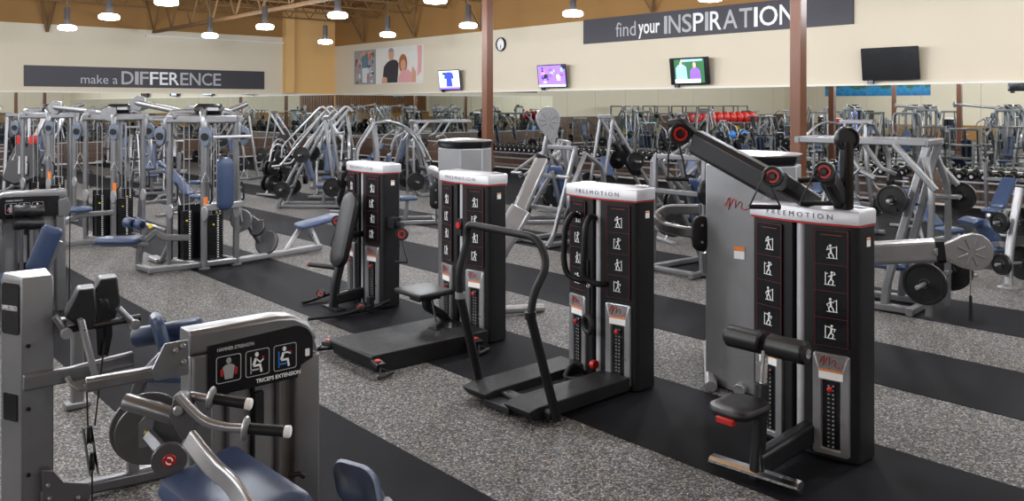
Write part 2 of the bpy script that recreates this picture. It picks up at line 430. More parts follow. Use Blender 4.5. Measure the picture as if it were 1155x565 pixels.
# ---------------------------------------------------------------- high bay lamps
ld = bpy.data.lights.new('lamp_light', 'POINT'); ld.energy = LAMP_W; ld.color = LAMP_C; ld.shadow_soft_size = 0.22
m = bpy.data.materials.new('lamp_glow'); m.use_nodes = True; MATS['lamp_glow'] = m
bb = m.node_tree.nodes['Principled BSDF']; bb.inputs['Base Color'].default_value = (0.9, 0.9, 0.9, 1)
bb.inputs['Emission Color'].default_value = (0.93, 0.96, 1.0, 1); bb.inputs['Emission Strength'].default_value = LAMP_E
LZ = 4.7
lamp0 = None
def lamp_label(i, j):
    names = {(15.4, 28.1): 'lit round high bay lamp in front of the orange corner wall', (15.4, 23.9): 'lit round high bay lamp above the photo poster',
        (15.4, 19.6): 'lit round high bay lamp just left of the clock column', (15.4, 15.3): 'lit round high bay lamp above the left end of the INSPIRATION sign',
        (11.1, 28.1): 'lit round high bay lamp under the slanting roof pipe', (11.1, 23.9): 'lit round high bay lamp left of the orange corner wall',
        (11.1, 19.6): 'large lit round high bay lamp at the top edge left of the poster', (11.1, 15.3): 'lit high bay lamp cut by the top edge above the poster',
        (6.75, 28.1): 'lit round high bay lamp above the word make', (6.75, 23.9): 'lit round high bay lamp above the letters DIFF',
        (6.75, 19.6): 'lit high bay lamp cut by the top edge above the letters FERENCE'}
    return names.get((i, j))
for x in (15.4, 11.1, 6.75, 2.4, -1.95, -6.3, -10.6, -15.0):
    for y in (28.1, 23.9, 19.6, 15.3, 11.1, 6.9, 2.7, -1.5, -5.7):
        if (x < -8 and y < 2) or (x < 5 and y < 5 and x > -5): continue
        lab = lamp_label(x, y)
        if lamp0 is None:
            lamp0 = thing('high_bay_lamp', 'x', 'ceiling lamp')
            b = MB(); b.tube([(0, 0, 0.62), (0, 0, ZC-LZ)], 0.012, 6); b.build('stem', 'gunmetal', lamp0)
            b = MB(); b.lathe([(0.0, 0.64), (0.07, 0.63), (0.085, 0.6), (0.085, 0.18), (0.10, 0.14), (0.11, 0.10)], (0, 0, 0)); b.build('ballast_housing', 'gunmetal', lamp0)
            b = MB(); b.lathe([(0.10, 0.11), (0.2, 0.10), (0.255, 0.06), (0.262, 0.01), (0.24, -0.035), (0.15, -0.05), (0.001, -0.052)], (0, 0, 0), seg=24); b.build('diffuser', 'lamp_glow', lamp0)
            KIDS[lamp0.name] = list(lamp0.children); t = lamp0
        else: t = dup(lamp0, (0, 0, 0))
        t.location = (x, y, LZ); t['label'] = lab or 'lit round high bay lamp hanging outside the picture'
        t['group'] = 'high bay lamps in view' if lab else 'high bay lamps outside the picture'
        if lab: pass
        lo = bpy.data.objects.new('lamp_light', ld); COL.objects.link(lo); lo.location = (0, 0, -0.30); lo.parent = t

# ---------------------------------------------------------------- wall signs, poster, clock, screens
def sign(name, label, cat, loc):
    return thing(name, label, cat, loc)
t = sign('wall_sign', 'long dark grey sign reading make a DIFFERENCE on the far wall', 'sign', (12.5, YW-0.03, 3.14))
o = (12.5, YW-0.03, 3.14)
b = MB(o); b.box((12.48, YW-0.03, 3.555), (9.95, 0.05, 0.83)); b.build('board', 'sign_grey', t)
lettering('make a', 1.42, 0.36, (9.55, YW-0.056, 3.28), (1, 0, 0), (0, 0, 1), 'sign_silver', t, org=o)
xs = [11.12]; wid = {'D': .52, 'I': .16, 'F': .38, 'E': .38, 'R': .45, 'N': .52, 'C': .5}
x = 11.12
for k, ch in enumerate('DIFFERENCE'):
    w = wid[ch] * 0.93
    lettering(ch, w, 0.55, (x, YW-0.056, 3.27), (1, 0, 0), (0, 0, 1), ['sign_silver', 'sign_silver', 'sign_silver', 'sign_white', 'sign_white', 'sign_white', 'sign_silver', 'sign_silver', 'sign_silver', 'sign_silver'][k], t, org=o, bold=0.01, name='letter')
    x += w + 0.055
t = sign('wall_sign', 'long dark grey sign reading find your INSPIRATION on the right wall', 'sign', (XW-0.03, 15.6, 4.5)); o = (XW-0.03, 15.6, 4.5)
b = MB(o); b.box((XW-0.03, 15.65, 4.915), (0.05, 9.7, 0.83)); b.build('board', 'sign_grey', t)
lettering('find', 0.86, 0.47, (XW-0.056, 19.0, 4.66), (0, -1, 0), (0, 0, 1), 'sign_silver', t, org=o)
lettering('your', 0.88, 0.47, (XW-0.056, 18.03, 4.54), (0, -1, 0), (0, 0, 1), 'sign_white', t, org=o, bold=0.015)
wid = {'I': .12, 'N': .46, 'S': .36, 'P': .38, 'R': .40, 'A': .5, 'T': .43, 'O': .58}
y = 16.98
for k, ch in enumerate('INSPIRATION'):
    w = wid[ch]
    lettering(ch, w, 0.56, (XW-0.056, y, 4.63), (0, -1, 0), (0, 0, 1), 'sign_silver' if k < 8 and k not in (3, 5) else 'sign_white', t, org=o, bold=0.008, name='letter')
    y -= w + 0.058
# poster with a printed picture
o = (XW-0.02, 32.95, 3.35); t = sign('photo_poster', 'wide photo poster of gym members on the wall beside the corner', 'poster', o)
def Q(mt, pts, lift, name):      # printed shape, u right, v up, in poster metres
    b = MB(o); b.prism([(u, v) for u, v in pts], (XW-0.04-lift, 35.8, 3.35), (0, -1, 0), (0, 0, 1), 0.003)
    return b.build(name, mt, t)
b = MB(o); b.box((XW-0.02, 32.95, 4.18), (0.03, 5.7, 1.66)); b.build('board', 'trim_white', t)
mat('p_pale', (0.62, 0.66, 0.7), 0.6); mat('p_brown', (0.22, 0.12, 0.08), 0.6); mat('p_dark', (0.035, 0.035, 0.045), 0.6); mat('p_grey', (0.3, 0.3, 0.32), 0.6)
mat('p_skin', (0.62, 0.33, 0.22), 0.6); mat('p_hair', (0.36, 0.13, 0.05), 0.6); mat('p_pink', (0.7, 0.35, 0.36), 0.6); mat('p_red', (0.62, 0.1, 0.1), 0.6); mat('p_teal', (0.1, 0.2, 0.24), 0.6)
Q('p_grey', [(0.02, 0.02), (1.95, 0.02), (1.95, 1.64), (0.02, 1.64)], 0.0, 'background_print')
rr = random.Random(3)
b = MB(o)
for i in range(34):
    u = rr.uniform(0.08, 1.7); v = rr.uniform(0.05, 1.4); w, h = rr.uniform(0.05, 0.3), rr.uniform(0.04, 0.3)
    b.mi = rr.randrange(5); b.prism([(u, v), (u+w, v+0.03), (u+w*0.9, v+h), (u, v+h)], (XW-0.042-0.0004*i, 35.8, 3.35), (0, -1, 0), (0, 0, 1), 0.002)
b.build('weights_print', ['p_pale', 'p_brown', 'p_dark', 'p_skin', 'p_red'], t)
Q('p_teal', [(0.75, 0.8), (1.25, 0.8), (1.3, 1.3), (1.1, 1.42), (0.9, 1.42), (0.7, 1.2)], 0.022, 'figure_print')
Q('p_skin', [(0.95+0.12*math.cos(a*PI/5), 1.5+0.12*math.sin(a*PI/5)) for a in range(10)], 0.024, 'face_print')
Q('p_pale', [(0.8, 0.1), (1.2, 0.1), (1.25, 0.8), (0.78, 0.8)], 0.02, 'trousers_print')
Q('p_dark', [(2.5, 0.06), (3.75, 0.06), (3.85, 0.9), (3.7, 1.05), (3.3, 1.12), (2.95, 1.0), (2.65, 0.8)], 0.006, 'shirt_print')
Q('p_skin', [(3.25+0.22*math.cos(a*PI/7), 1.33+0.27*math.sin(a*PI/7)) for a in range(14)], 0.008, 'face_print')
Q('p_grey', [(3.25+0.23*math.cos(a*PI/7), 1.45+0.18*math.sin(a*PI/7)) for a in range(8)], 0.010, 'hair_print')
Q('p_skin', [(2.45, 0.04), (2.95, 0.04), (2.9, 0.3), (2.55, 0.35)], 0.010, 'arm_print')
Q('p_hair', [(4.2+0.33*math.cos(a*PI/7), 0.9+0.42*math.sin(a*PI/7)) for a in range(14)], 0.008, 'hair_print')
Q('p_skin', [(4.22+0.2*math.cos(a*PI/7), 0.82+0.25*math.sin(a*PI/7)) for a in range(14)], 0.010, 'face_print')
Q('p_pink', [(3.8, 0.05), (4.9, 0.05), (4.95, 0.4), (4.6, 0.62), (4.1, 0.6), (3.9, 0.35)], 0.012, 'shirt_print')
Q('p_skin', [(4.9, 0.05), (5.2, 0.05), (5.2, 0.5), (4.95, 0.75), (4.85, 0.4)], 0.009, 'arm_print')
Q('p_pink', [(5.3, 0.3), (5.6, 0.5), (5.65, 1.64), (5.3, 1.64), (5.35, 1.0)], 0.006, 'shirt_print')
# clock
o = (XW-0.05, 24.9, 4.73); t = sign('wall_clock', 'round black rimmed white wall clock beside the left steel column', 'clock', o)
b = MB(); b.lathe([(0.235, 0.0), (0.27, 0.0), (0.275, 0.03), (0.26, 0.085), (0.235, 0.09), (0.232, 0.05)], (0.045, 0, 0), (-1, 0, 0), 32, cap=False); b.build('rim', 'gloss_black', t)
b = MB(); b.lathe([(0.238, 0.0), (0.238, 0.04)], (0.045, 0, 0), (-1, 0, 0), 32); b.build('dial', 'sign_white', t)
b = MB()
for k in range(12):
    a = k * PI / 6; b.prism(rrect(0.014, 0.045, 0.002, 1), (-0.002, 0.19*math.sin(a), 0.19*math.cos(a)), (0, math.cos(a), -math.sin(a)), (0, math.sin(a), math.cos(a)), 0.002)
b.build('hour_mark', 'gloss_black', t)
for L, a, w in ((0.12, 3.05, 0.02), (0.17, 3.3, 0.013)):
    b = MB(); b.bar([(-0.006, 0, 0), (-0.006, L*math.sin(a)*-1, L*math.cos(a))], 0.004, w, up=(0, 1, 0)); b.build('hand', 'gloss_black', t)
# wall televisions
for nm, c in (('s_white', (0.62, 0.75, 0.95)), ('s_blue', (0.05, 0.08, 0.6)), ('s_violet', (0.32, 0.18, 0.8)), ('s_pink', (0.75, 0.2, 0.6)), ('s_green', (0.03, 0.13, 0.05)), ('s_purple', (0.25, 0.12, 0.65)), ('s_skin', (0.75, 0.4, 0.3)), ('s_cyan', (0.3, 0.5, 0.75)), ('s_black', (0.02, 0.02, 0.03))):
    mat(nm, c, 0.25, emit=1.0)
def tv(y, label, pic, x=XW, z=3.43, yaw=0.0):
    t = thing('wall_television', label, 'television', (x, y, z))
    R = Matrix.Rotation(-0.12, 3, 'Y') @ Matrix.Rotation(yaw, 3, 'Z'); c = V(-0.24, 0, 0)
    def P(u, v, w): return c + R @ V(-w, -u, v)      # u right in the picture, v up, w towards the room
    def quad(mt, pts, lift, name):
        b = MB(); b.prism([(0, 0), (1, 0), (0, 1)], (0, 0, 0), (1, 0, 0), (0, 1, 0), 0.01) if False else None
        b.add([P(u, v, 0.032 + lift) for u, v in pts] + [P(u, v, 0.031 + lift) for u, v in pts], [tuple(range(len(pts))), tuple(range(len(pts), 2*len(pts)))[::-1]] + [(k, (k+1) % len(pts), len(pts) + (k+1) % len(pts), len(pts) + k) for k in range(len(pts))])
        return b.build(name, mt, t)
    b = MB(); ol = rrect(1.44, 0.82, 0.02, 2)
    b.loft([[P(u, v, -0.03) for u, v in rrect(1.30, 0.70, 0.02, 2)], [P(u, v, -0.005) for u, v in ol], [P(u, v, 0.03) for u, v in ol]]); b.build('case', 'gloss_black', t)
    b = MB(); b.bar([(-0.01, 0, 0.0), (-0.25, 0, 0)], 0.1, 0.1); b.box((-0.015, 0, 0), (0.03, 0.3, 0.4)); b.build('wall_bracket', 'gloss_black', t)
    b = MB(); b.box(P(-0.52, -0.45, 0.0), (0.07, 0.16, 0.09)); b.build('sound_box', 'gloss_black', t)
    if pic: pic(quad)
    return t
full = [(-0.69, -0.38), (0.69, -0.38), (0.69, 0.38), (-0.69, 0.38)]
def pic_shirt(q):
    q('s_white', full, 0, 'screen'); q('s_violet', [(-0.69, -0.38), (0.69, -0.38), (0.69, -0.3), (-0.69, -0.3)], 0.001, 'screen_banner')
    q('s_blue', [(-0.2, -0.27), (0.2, -0.27), (0.17, 0.05), (0.32, 0.05), (0.27, 0.27), (0.1, 0.32), (-0.1, 0.32), (-0.27, 0.27), (-0.32, 0.05), (-0.17, 0.05)], 0.002, 'shirt_picture')
    q('s_black', [(-0.42, 0.22), (-0.2, 0.22), (-0.2, 0.3), (-0.42, 0.3)], 0.003, 'caption_bar')
def pic_show(q):
    q('s_violet', full, 0, 'screen')
    r_ = random.Random(11)
    for k in range(26):
        u, v = r_.uniform(-0.62, 0.5), r_.uniform(-0.25, 0.25); w, h = r_.uniform(0.08, 0.25), r_.uniform(0.06, 0.16)
        q(['s_pink', 's_purple', 's_cyan', 's_black', 's_blue', 's_white'][k % 6], [(u, v), (u+w, v), (u+w*0.8, v+h), (u+0.02, v+h)], 0.0005*(k+1), 'studio_picture')
    q('s_white', [(-0.69, -0.38), (0.69, -0.38), (0.69, -0.3), (-0.69, -0.3)], 0.015, 'screen_banner')
def pic_talk(q):
    q('s_green', [(-0.55, -0.36), (0.55, -0.36), (0.55, 0.36), (-0.55, 0.36)], 0, 'screen')
    q('s_white', [(-0.55, -0.36), (0.4, -0.36), (0.4, -0.24), (-0.55, -0.24)], 0.001, 'screen_banner')
    q('s_cyan', [(-0.5, -0.24), (-0.08, -0.24), (-0.1, 0.12), (-0.2, 0.2), (-0.4, 0.2), (-0.5, 0.1)], 0.002, 'guest_picture')
    q('s_purple', [(0.02, -0.24), (0.42, -0.24), (0.4, 0.0), (0.3, 0.1), (0.12, 0.1), (0.03, 0.0)], 0.002, 'host_picture')
    q('s_skin', [(0.2+0.06*math.cos(k*PI/5), 0.18+0.09*math.sin(k*PI/5)) for k in range(10)], 0.003, 'face_picture')
    q('s_skin', [(-0.3+0.05*math.cos(k*PI/5), 0.22+0.08*math.sin(k*PI/5)) for k in range(10)], 0.003, 'face_picture')
    q('s_cyan', [(-0.3, 0.28), (0.5, 0.3), (0.5, 0.36), (-0.3, 0.36)], 0.001, 'sky_picture')
tv(27.9, 'wall television showing a blue shirt, between poster and clock', pic_shirt)
tv(21.85, 'wall television with a violet and pink studio picture, under the wall clock side', pic_show)
tv(15.85, 'wall television showing two people in front of greenery under the INSPIRATION sign', pic_talk)
tv(9.75, 'switched off black wall television at the right end of the wall', None)
tv(13.2, 'television with a violet screen hung near a column, seen only in the mirror', lambda q: q('s_violet', full, 0, 'screen'), x=1.4, z=3.42)
b = MB(); b.tube([(1.39, 13.2, 3.4), (1.39, 13.2, ZC)], 0.03, 8); tag(b.build('television_pole', 'gunmetal'), 'dark pole that holds the mirrored violet television', 'pole')
# mirrored side of the hall
o = (XB+0.03, 30.1, 3.1); t = sign('landscape_picture', 'wide blue and green landscape picture seen in the mirror behind the right columns', 'picture', o)
m, nt, bs, tc = nodes_of('landscape_print', 0.6)
sx = nt.nodes.new('ShaderNodeSeparateXYZ'); nt.links.new(tc.outputs['Object'], sx.inputs[0])
n = nt.nodes.new('ShaderNodeTexNoise'); n.inputs['Scale'].default_value = 2.5; n.inputs['Detail'].default_value = 6; nt.links.new(tc.outputs['Object'], n.inputs['Vector'])
ad = nt.nodes.new('ShaderNodeMath'); ad.operation = 'MULTIPLY_ADD'; nt.links.new(n.outputs['Fac'], ad.inputs[0]); ad.inputs[1].default_value = 1.6; nt.links.new(sx.outputs[2], ad.inputs[2])
r = ramp(nt, [(0.25, (0.01, 0.12, 0.35)), (0.5, (0.03, 0.28, 0.55)), (0.6, (0.05, 0.12, 0.04)), (0.75, (0.12, 0.18, 0.05)), (0.85, (0.2, 0.45, 0.7))])
mr = nt.nodes.new('ShaderNodeMapRange'); mr.inputs['From Max'].default_value = 2.6; nt.links.new(ad.outputs[0], mr.inputs['Value']); nt.links.new(mr.outputs[0], r.inputs[0]); nt.links.new(r.outputs[0], bs.inputs['Base Color'])
b = MB(o); b.box((XB+0.04, 30.1, 4.0), (0.04, 8.0, 1.8)); b.build('board', 'landscape_print', t)
t = thing('slatted_wood_screen', 'long slatted wood screen seen in the mirror beside the corner', 'wall panel', (-13, YB+0.1, 1.5))
b = MB((-13, YB+0.1, 1.5)); b.box((-11, YB+0.08, 2.6), (17, 0.1, 2.2)); b.build('backing', 'wood_laminate', t)
b = MB((-13, YB+0.1, 1.5))
for k in range(60): b.box((-19.3 + k*0.285, YB+0.17, 2.6), (0.12, 0.1, 2.2))
b.build('slats', 'wood_slats', t)
# ---------------------------------------------------------------- black cable towers in the aisle
TW = 0.40
def bow(y): return -0.06 + 0.375 * y * y
def pictogram(b, c, xd, yd, s, k, lift=0.003):
    """small white line drawing: a figure using a cable column"""
    nn = V(xd).cross(V(yd)).normalized()
    def P(x, y): return V(c) + V(xd) * (x * s) + V(yd) * (y * s) + nn * lift
    def L(pts, w): b.bar([P(*p) for p in pts], w * s, 0.002, up=nn)
    sw = [(-1, 1)[k % 2], 1][0]
    b.prism([(0.09*s*math.cos(i*PI/4), 0.09*s*math.sin(i*PI/4)) for i in range(8)], P(0.05*sw, 0.40), xd, yd, 0.002)
    L([(0.05*sw, 0.28), (0.0, -0.05)], 0.13)
    L([(0.0, -0.05), (0.16*sw, -0.2), (0.10*sw, -0.45)], 0.08)
    L([(0.0, -0.05), (-0.14*sw, -0.25), (-0.2*sw, -0.45)], 0.08)
    L([(0.05*sw, 0.2), (0.28*sw, [0.1, 0.3, 0.02, 0.2][k % 4]), (0.2*sw, [0.35, 0.45, -0.1, 0.0][k % 4])], 0.06)
    L([(0.05*sw, 0.2), (-0.2*sw, [0.3, 0.1, 0.2, 0.35][k % 4])], 0.06)
    L([(-0.38*sw, -0.45), (-0.38*sw, 0.4)], 0.06)
    L([(-0.45*sw, -0.45), (0.3*sw, -0.46)], 0.05)
    L([(-0.38*sw, 0.3), (-0.2*sw, 0.32)], 0.05)
def squiggle(b, c, xd, yd, s):
    nn = V(xd).cross(V(yd)).normalized()
    pts = [(-0.5, -0.1), (-0.35, 0.25), (-0.28, 0.3), (-0.3, 0.0), (-0.36, -0.25), (-0.15, 0.25), (-0.05, 0.22), (-0.08, -0.15), (0.1, 0.15), (0.2, 0.1), (0.15, -0.15), (0.3, -0.2), (0.5, -0.12)]
    b.tube([V(c) + V(xd) * (x * s) + V(yd) * (y * s * 0.85) + nn * 0.002 for x, y in pts], 0.02 * s, 6)
def cable_tower(yc, label, org_x=5.43):
    t = thing('cable_tower', label, 'cable machine', (org_x, yc, 0))
    for sgn, nm in ((-1, 'right'), (1, 'left')):
        ol = []
        for i in range(9):
            y = 0.045 + (TW - 0.02 - 0.045) * i / 8; ol.append((bow(y), sgn * y))
        ol += [(0.015, sgn * TW), (0.04, sgn * (TW + 0.006)), (0.22, sgn * (TW + 0.006)), (0.25, sgn * (TW - 0.03)), (0.25, sgn * 0.045)]
        if sgn > 0: ol = ol[::-1]
        b = MB(); b.prism(ol, (0, 0, 0.015), (1, 0, 0), (0, 1, 0), 1.575, both=False)
        hs = b.build('housing', 'tower_black', t, bev=0.006)
        yy = sgn * 0.235; dx = 0.75 * yy; xd = V(-dx, -1, 0).normalized(); yd = V(0, 0, 1); nn = xd.cross(yd).normalized()
        c0 = V(bow(yy), yy, 0)
        c = c0 + V(0, 0, 1.165) + nn * 0.006
        b = MB(); b.prism(rrect(0.235, 0.80, 0.015, 3), c, xd, yd, 0.008); ip = b.build('exercise_chart', 'gloss_black', hs)
        b = MB(); 
        for w, h, z in ((0.22, 0.0025, 0.39), (0.22, 0.0025, -0.39), (0.14, 0.005, 0.36)): b.prism(rrect(w, h, 0.001, 1), c + yd * z + nn * 0.005, xd, yd, 0.002)
        for x in (-0.11, 0.11): b.prism(rrect(0.003, 0.78, 0.001, 1), c + xd * x + nn * 0.005, xd, yd, 0.002)
        for k in range(1, 4): b.prism(rrect(0.22, 0.002, 0.0005, 1), c + yd * (0.34 - 0.18 * k) + nn * 0.005, xd, yd, 0.002)
        b.build('chart_lines', 'dark_red', ip)
        for k in range(4):
            b = MB(); pictogram(b, c + yd * (0.25 - 0.18 * k) + nn * 0.003, xd, yd, 0.098, k); b.build('pictogram', 'white_print', ip)
        # weight stack window
        c = c0 + V(0, 0, 0.385)
        ow, oh = 0.245, 0.68
        b = MB(); ro = rrect(ow, oh, 0.02, 4); ri = rrect(0.135, 0.47, 0.008, 4); ri2 = rrect(0.115, 0.45, 0.006, 4)
        P = lambda q, lift, dy=0: [c + xd * x + yd * (y + dy) + nn * lift for x, y in q]
        b.loft([P(ro, -0.01), P(ro, 0.014), P(rrect(ow-0.01, oh-0.01, 0.018, 4), 0.018), P(ri, 0.018, -0.07), P(ri2, 0.004, -0.07)], cap=False)
        fr = b.build('stack_window', 'light_silver', hs, bev=0.002)
        b = MB(); b.prism(rrect(0.13, 0.46, 0.004, 2), c + yd * -0.07 + nn * 0.0035, xd, yd, 0.004)
        bk = b.build('stack_opening', 'gloss_black', fr)
        b = MB()
        for k in range(15): b.prism(rrect(0.058, 0.024, 0.003, 2), c + yd * (-0.28 + 0.029 * k) + nn * 0.008, xd, yd, 0.008)
        b.build('weight_stack', 'iron', fr)
        b = MB()
        for k in range(15):
            b.prism(rrect(0.014, 0.006, 0.001, 1), c + yd * (-0.28 + 0.029 * k) + nn * 0.0125 + xd * -0.016, xd, yd, 0.001)
            b.prism(rrect(0.010, 0.010, 0.001, 1), c + yd * (-0.28 + 0.029 * k) + nn * 0.0125 + xd * 0.014, xd, yd, 0.001)
        b.build('stack_numbers', 'grey_print', fr)
        b = MB(); b.lathe([(0.006, 0), (0.006, 0.02), (0.019, 0.022), (0.019, 0.032), (0.01, 0.036), (0.001, 0.037)], c + yd * 0.11 + nn * 0.01, nn, 14); b.build('selector_pin', 'red_plastic', fr)
        b = MB(); squiggle(b, c + yd * 0.285 + nn * 0.018, xd, yd, 0.16); b.build('maker_mark', 'red_plastic', fr)
        b = MB(); b.prism(rrect(0.16, 0.014, 0.003, 1), c + yd * 0.228 + nn * 0.019, xd, yd, 0.002); b.build('caution_strip', 'orange_label', fr)
        b = MB(); b.prism(rrect(0.16, 0.05, 0.003, 1), c + yd * 0.194 + nn * 0.019, xd, yd, 0.002); b.build('notice_label', 'white_print', fr)
    # silver pole in the gap with carriage
    b = MB(); b.lathe([(0.034, 0.02), (0.034, 1.6)], (-0.012, 0.0, 0)); b.build('guide_pole', 'cap_silver', t)
    b = MB(); b.box((0.15, 0, 0.8), (0.02, 0.1, 1.56)); b.build('gap_panel', 'gloss_black', t)
    # cap
    def ring(g, z, dome=0.0):
        o = []
        for i in range(17):
            y = -TW - g + (2*TW + 2*g) * i / 16
            o.append(V(bow(y*TW/(TW+g)) - g, y, z))
        o += [V(0.22, TW + g, z), V(0.26 + g, TW - 0.03, z), V(0.26 + g, -TW + 0.03, z), V(0.22, -TW - g, z)]
        return o
    b = MB(); b.loft([ring(0.004, 1.585), ring(0.008, 1.588), ring(0.008, 1.598), ring(0.004, 1.60)]); b.build('red_trim', 'red_plastic', t)
    b = MB(); b.loft([ring(0.0, 1.598), ring(0.014, 1.602), ring(0.016, 1.682), ring(0.010, 1.695), ring(-0.02, 1.702), ring(-0.15, 1.712)])
    cp = b.build('top_cap', 'cap_silver', t, sharp=50)
    def warp(p): return V(bow(p.y * TW / (TW + 0.015)) - 0.0175 + p.x * 0.3, p.y, p.z)
    lettering('FREEMOTION', 0.50, 0.034, (0, 0.25, 1.63), (0, -1, 0), (0, 0, 1), 'grey_dark', cp, spacing=1.6, depth=0.002, warp=warp)
    b = MB(); b.box((0.13, -TW-0.008, 1.48), (0.05, 0.002, 0.06)); b.build('side_sticker', 'white_print', t)
    b = MB(); b.box((0.13, -TW-0.0085, 1.50), (0.05, 0.002, 0.012)); b.build('side_sticker_band', 'orange_label', t)
    return t
mat('grey_dark', (0.09, 0.09, 0.10), 0.5)
def pulley(b, c, ax, r, w=0.03): b.lathe([(0.008, -w/2), (r, -w/2), (r, -w/2+0.005), (r*0.86, 0), (r, w/2-0.005), (r, w/2), (0.008, w/2)], c, ax, 24)
def d_handle(par, org, top, drop=0.17, wid=0.13, side=(0.66, -0.75, 0), name='stirrup_handle'):
    """webbing loop with a grip hanging from top"""
    top = V(top); sd = V(side).normalized()
    a = top + V(0, 0, -drop) - sd * wid/2; c = top + V(0, 0, -drop) + sd * wid/2
    b = MB(org); b.tube([a, top, c], 0.007, 6); h = b.build(name, 'black_rubber', par)
    b = MB(org); b.tube([a, c], 0.016, 10); b.build('grip', 'black_rubber', h)
    return h
def pulley_head(par, org, c, ax, r=0.075, name='swivel_pulley', red=True):
    c = V(c); ax = V(ax).normalized()
    b = MB(org); b.lathe([(0.001, -0.03), (r*1.1, -0.03), (r*1.2, -0.02), (r*1.2, 0.02), (r*1.1, 0.03), (r*0.95, 0.03), (r*0.9, 0.018), (0.001, 0.018)], c, ax, 28); h = b.build(name, 'tower_black', par)
    if red:
        b = MB(org); b.lathe([(r*0.52, 0.018), (r*0.56, 0.024), (r*0.74, 0.024), (r*0.78, 0.018)], c, ax, 28); b.build('red_sheave', 'red_plastic', h)
        b = MB(org); b.lathe([(0.001, 0.018), (0.001, 0.03), (r*0.3, 0.03), (r*0.38, 0.018)], c, ax, 20); b.build('hub', 'iron', h)
    return h

# tower 1 with the upright back pad
T1 = cable_tower(8.93, 'black cable tower with silver FREEMOTION cap and tall black back pad, farthest of the four')
org = (5.43, 8.93, 0)
b = MB(); p0 = V(-0.38, 0.0, 0.50); p1 = V(-0.17, 0.0, 1.34); yd = (p1 - p0).normalized(); b.pad((p0+p1)/2, (0, -1, 0), yd, 0.34, 0.90, 0.10, 0.15)
b.build('back_pad', 'black_vinyl', T1)
b = MB(); b.bar([V(-0.43, 0, 0.02), V(-0.40, 0, 0.30), V(-0.27, 0, 0.75), V(-0.12, 0, 1.15)], 0.08, 0.10, up=(1, 0, 0), r=0.1); b.build('pad_upright', 'tower_black', T1, bev=0.004)
b = MB(); b.bar([V(-0.40, 0, 0.12), V(-0.04, 0, 0.14)], 0.10, 0.13); b.build('lower_beam', 'tower_black', T1, bev=0.004)
b = MB(); b.bar([V(-0.2, 0, 0.85), V(-0.04, 0, 0.85)], 0.07, 0.07); b.build('pad_bracket', 'tower_black', T1, bev=0.004)
b = MB(); b.box((-0.42, 0, 0.015), (0.12, 0.34, 0.03)); b.build('foot', 'tower_black', T1, bev=0.004)
for s in (1,):
    b = MB(); b.tube([V(-0.36, 0.06*s, 0.47), V(-0.42, 0.2*s+0.05, 0.47), V(-0.44, 0.55*s, 0.45)], 0.032, 12, r=0.05); h = b.build('arm_rest', 'black_rubber', T1)
    b = MB(); b.lathe([(0.033, 0), (0.033, 0.02), (0.02, 0.028), (0.001, 0.03)], V(-0.44, 0.55*s, 0.45), (-0.05, s, -0.05)); b.build('end_cap', 'red_plastic', h)
for s in (-1, 1):
    b = MB(); b.box((0.1, s*(TW+0.07), 1.02), (0.1, 0.16, 0.13)); b.build('arm_bracket', 'tower_black', T1, bev=0.006)
    b = MB(); b.bar([(0.1, s*(TW+0.12), 1.02), (0.1, s*(TW+0.27), 1.0), (0.06, s*(TW+0.32), 0.95)], 0.05, 0.06); b.build('side_arm', 'tower_black', T1, bev=0.004)
    hd = pulley_head(T1, (0, 0, 0), (0.04, s*(TW+0.34), 0.92), (-0.75, -0.66, 0.1), 0.06)
    d_handle(T1, (0, 0, 0), (0.03, s*(TW+0.34), 0.86), 0.26, 0.15)
    b = MB(); b.tube([(0.08, s*0.42, 0.10), (-0.25, s*0.50, 0.06), (-0.5, s*0.42, 0.035), (-0.62, s*0.40, 0.03)], 0.022, 8, r=0.1); h = b.build('low_cable_arm', 'tower_black', T1)
    hd = pulley_head(T1, (0, 0, 0), (-0.34, s*0.47, 0.09), (-0.75, -0.66, 0.3), 0.045)
b = MB(); b.bar([(-0.22, -0.48, 0.02), (-0.22, -0.48, 0.20)], 0.06, 0.08, up=(1, 0, 0)); b.build('pivot_post', 'tower_black', T1, bev=0.004)
b = MB(); b.tube([(-0.24, -0.50, 0.10), (-0.6, -0.5, 0.05), (-0.95, -0.36, 0.035)], 0.02, 8, r=0.1); b.build('low_handle', 'black_rubber', T1)

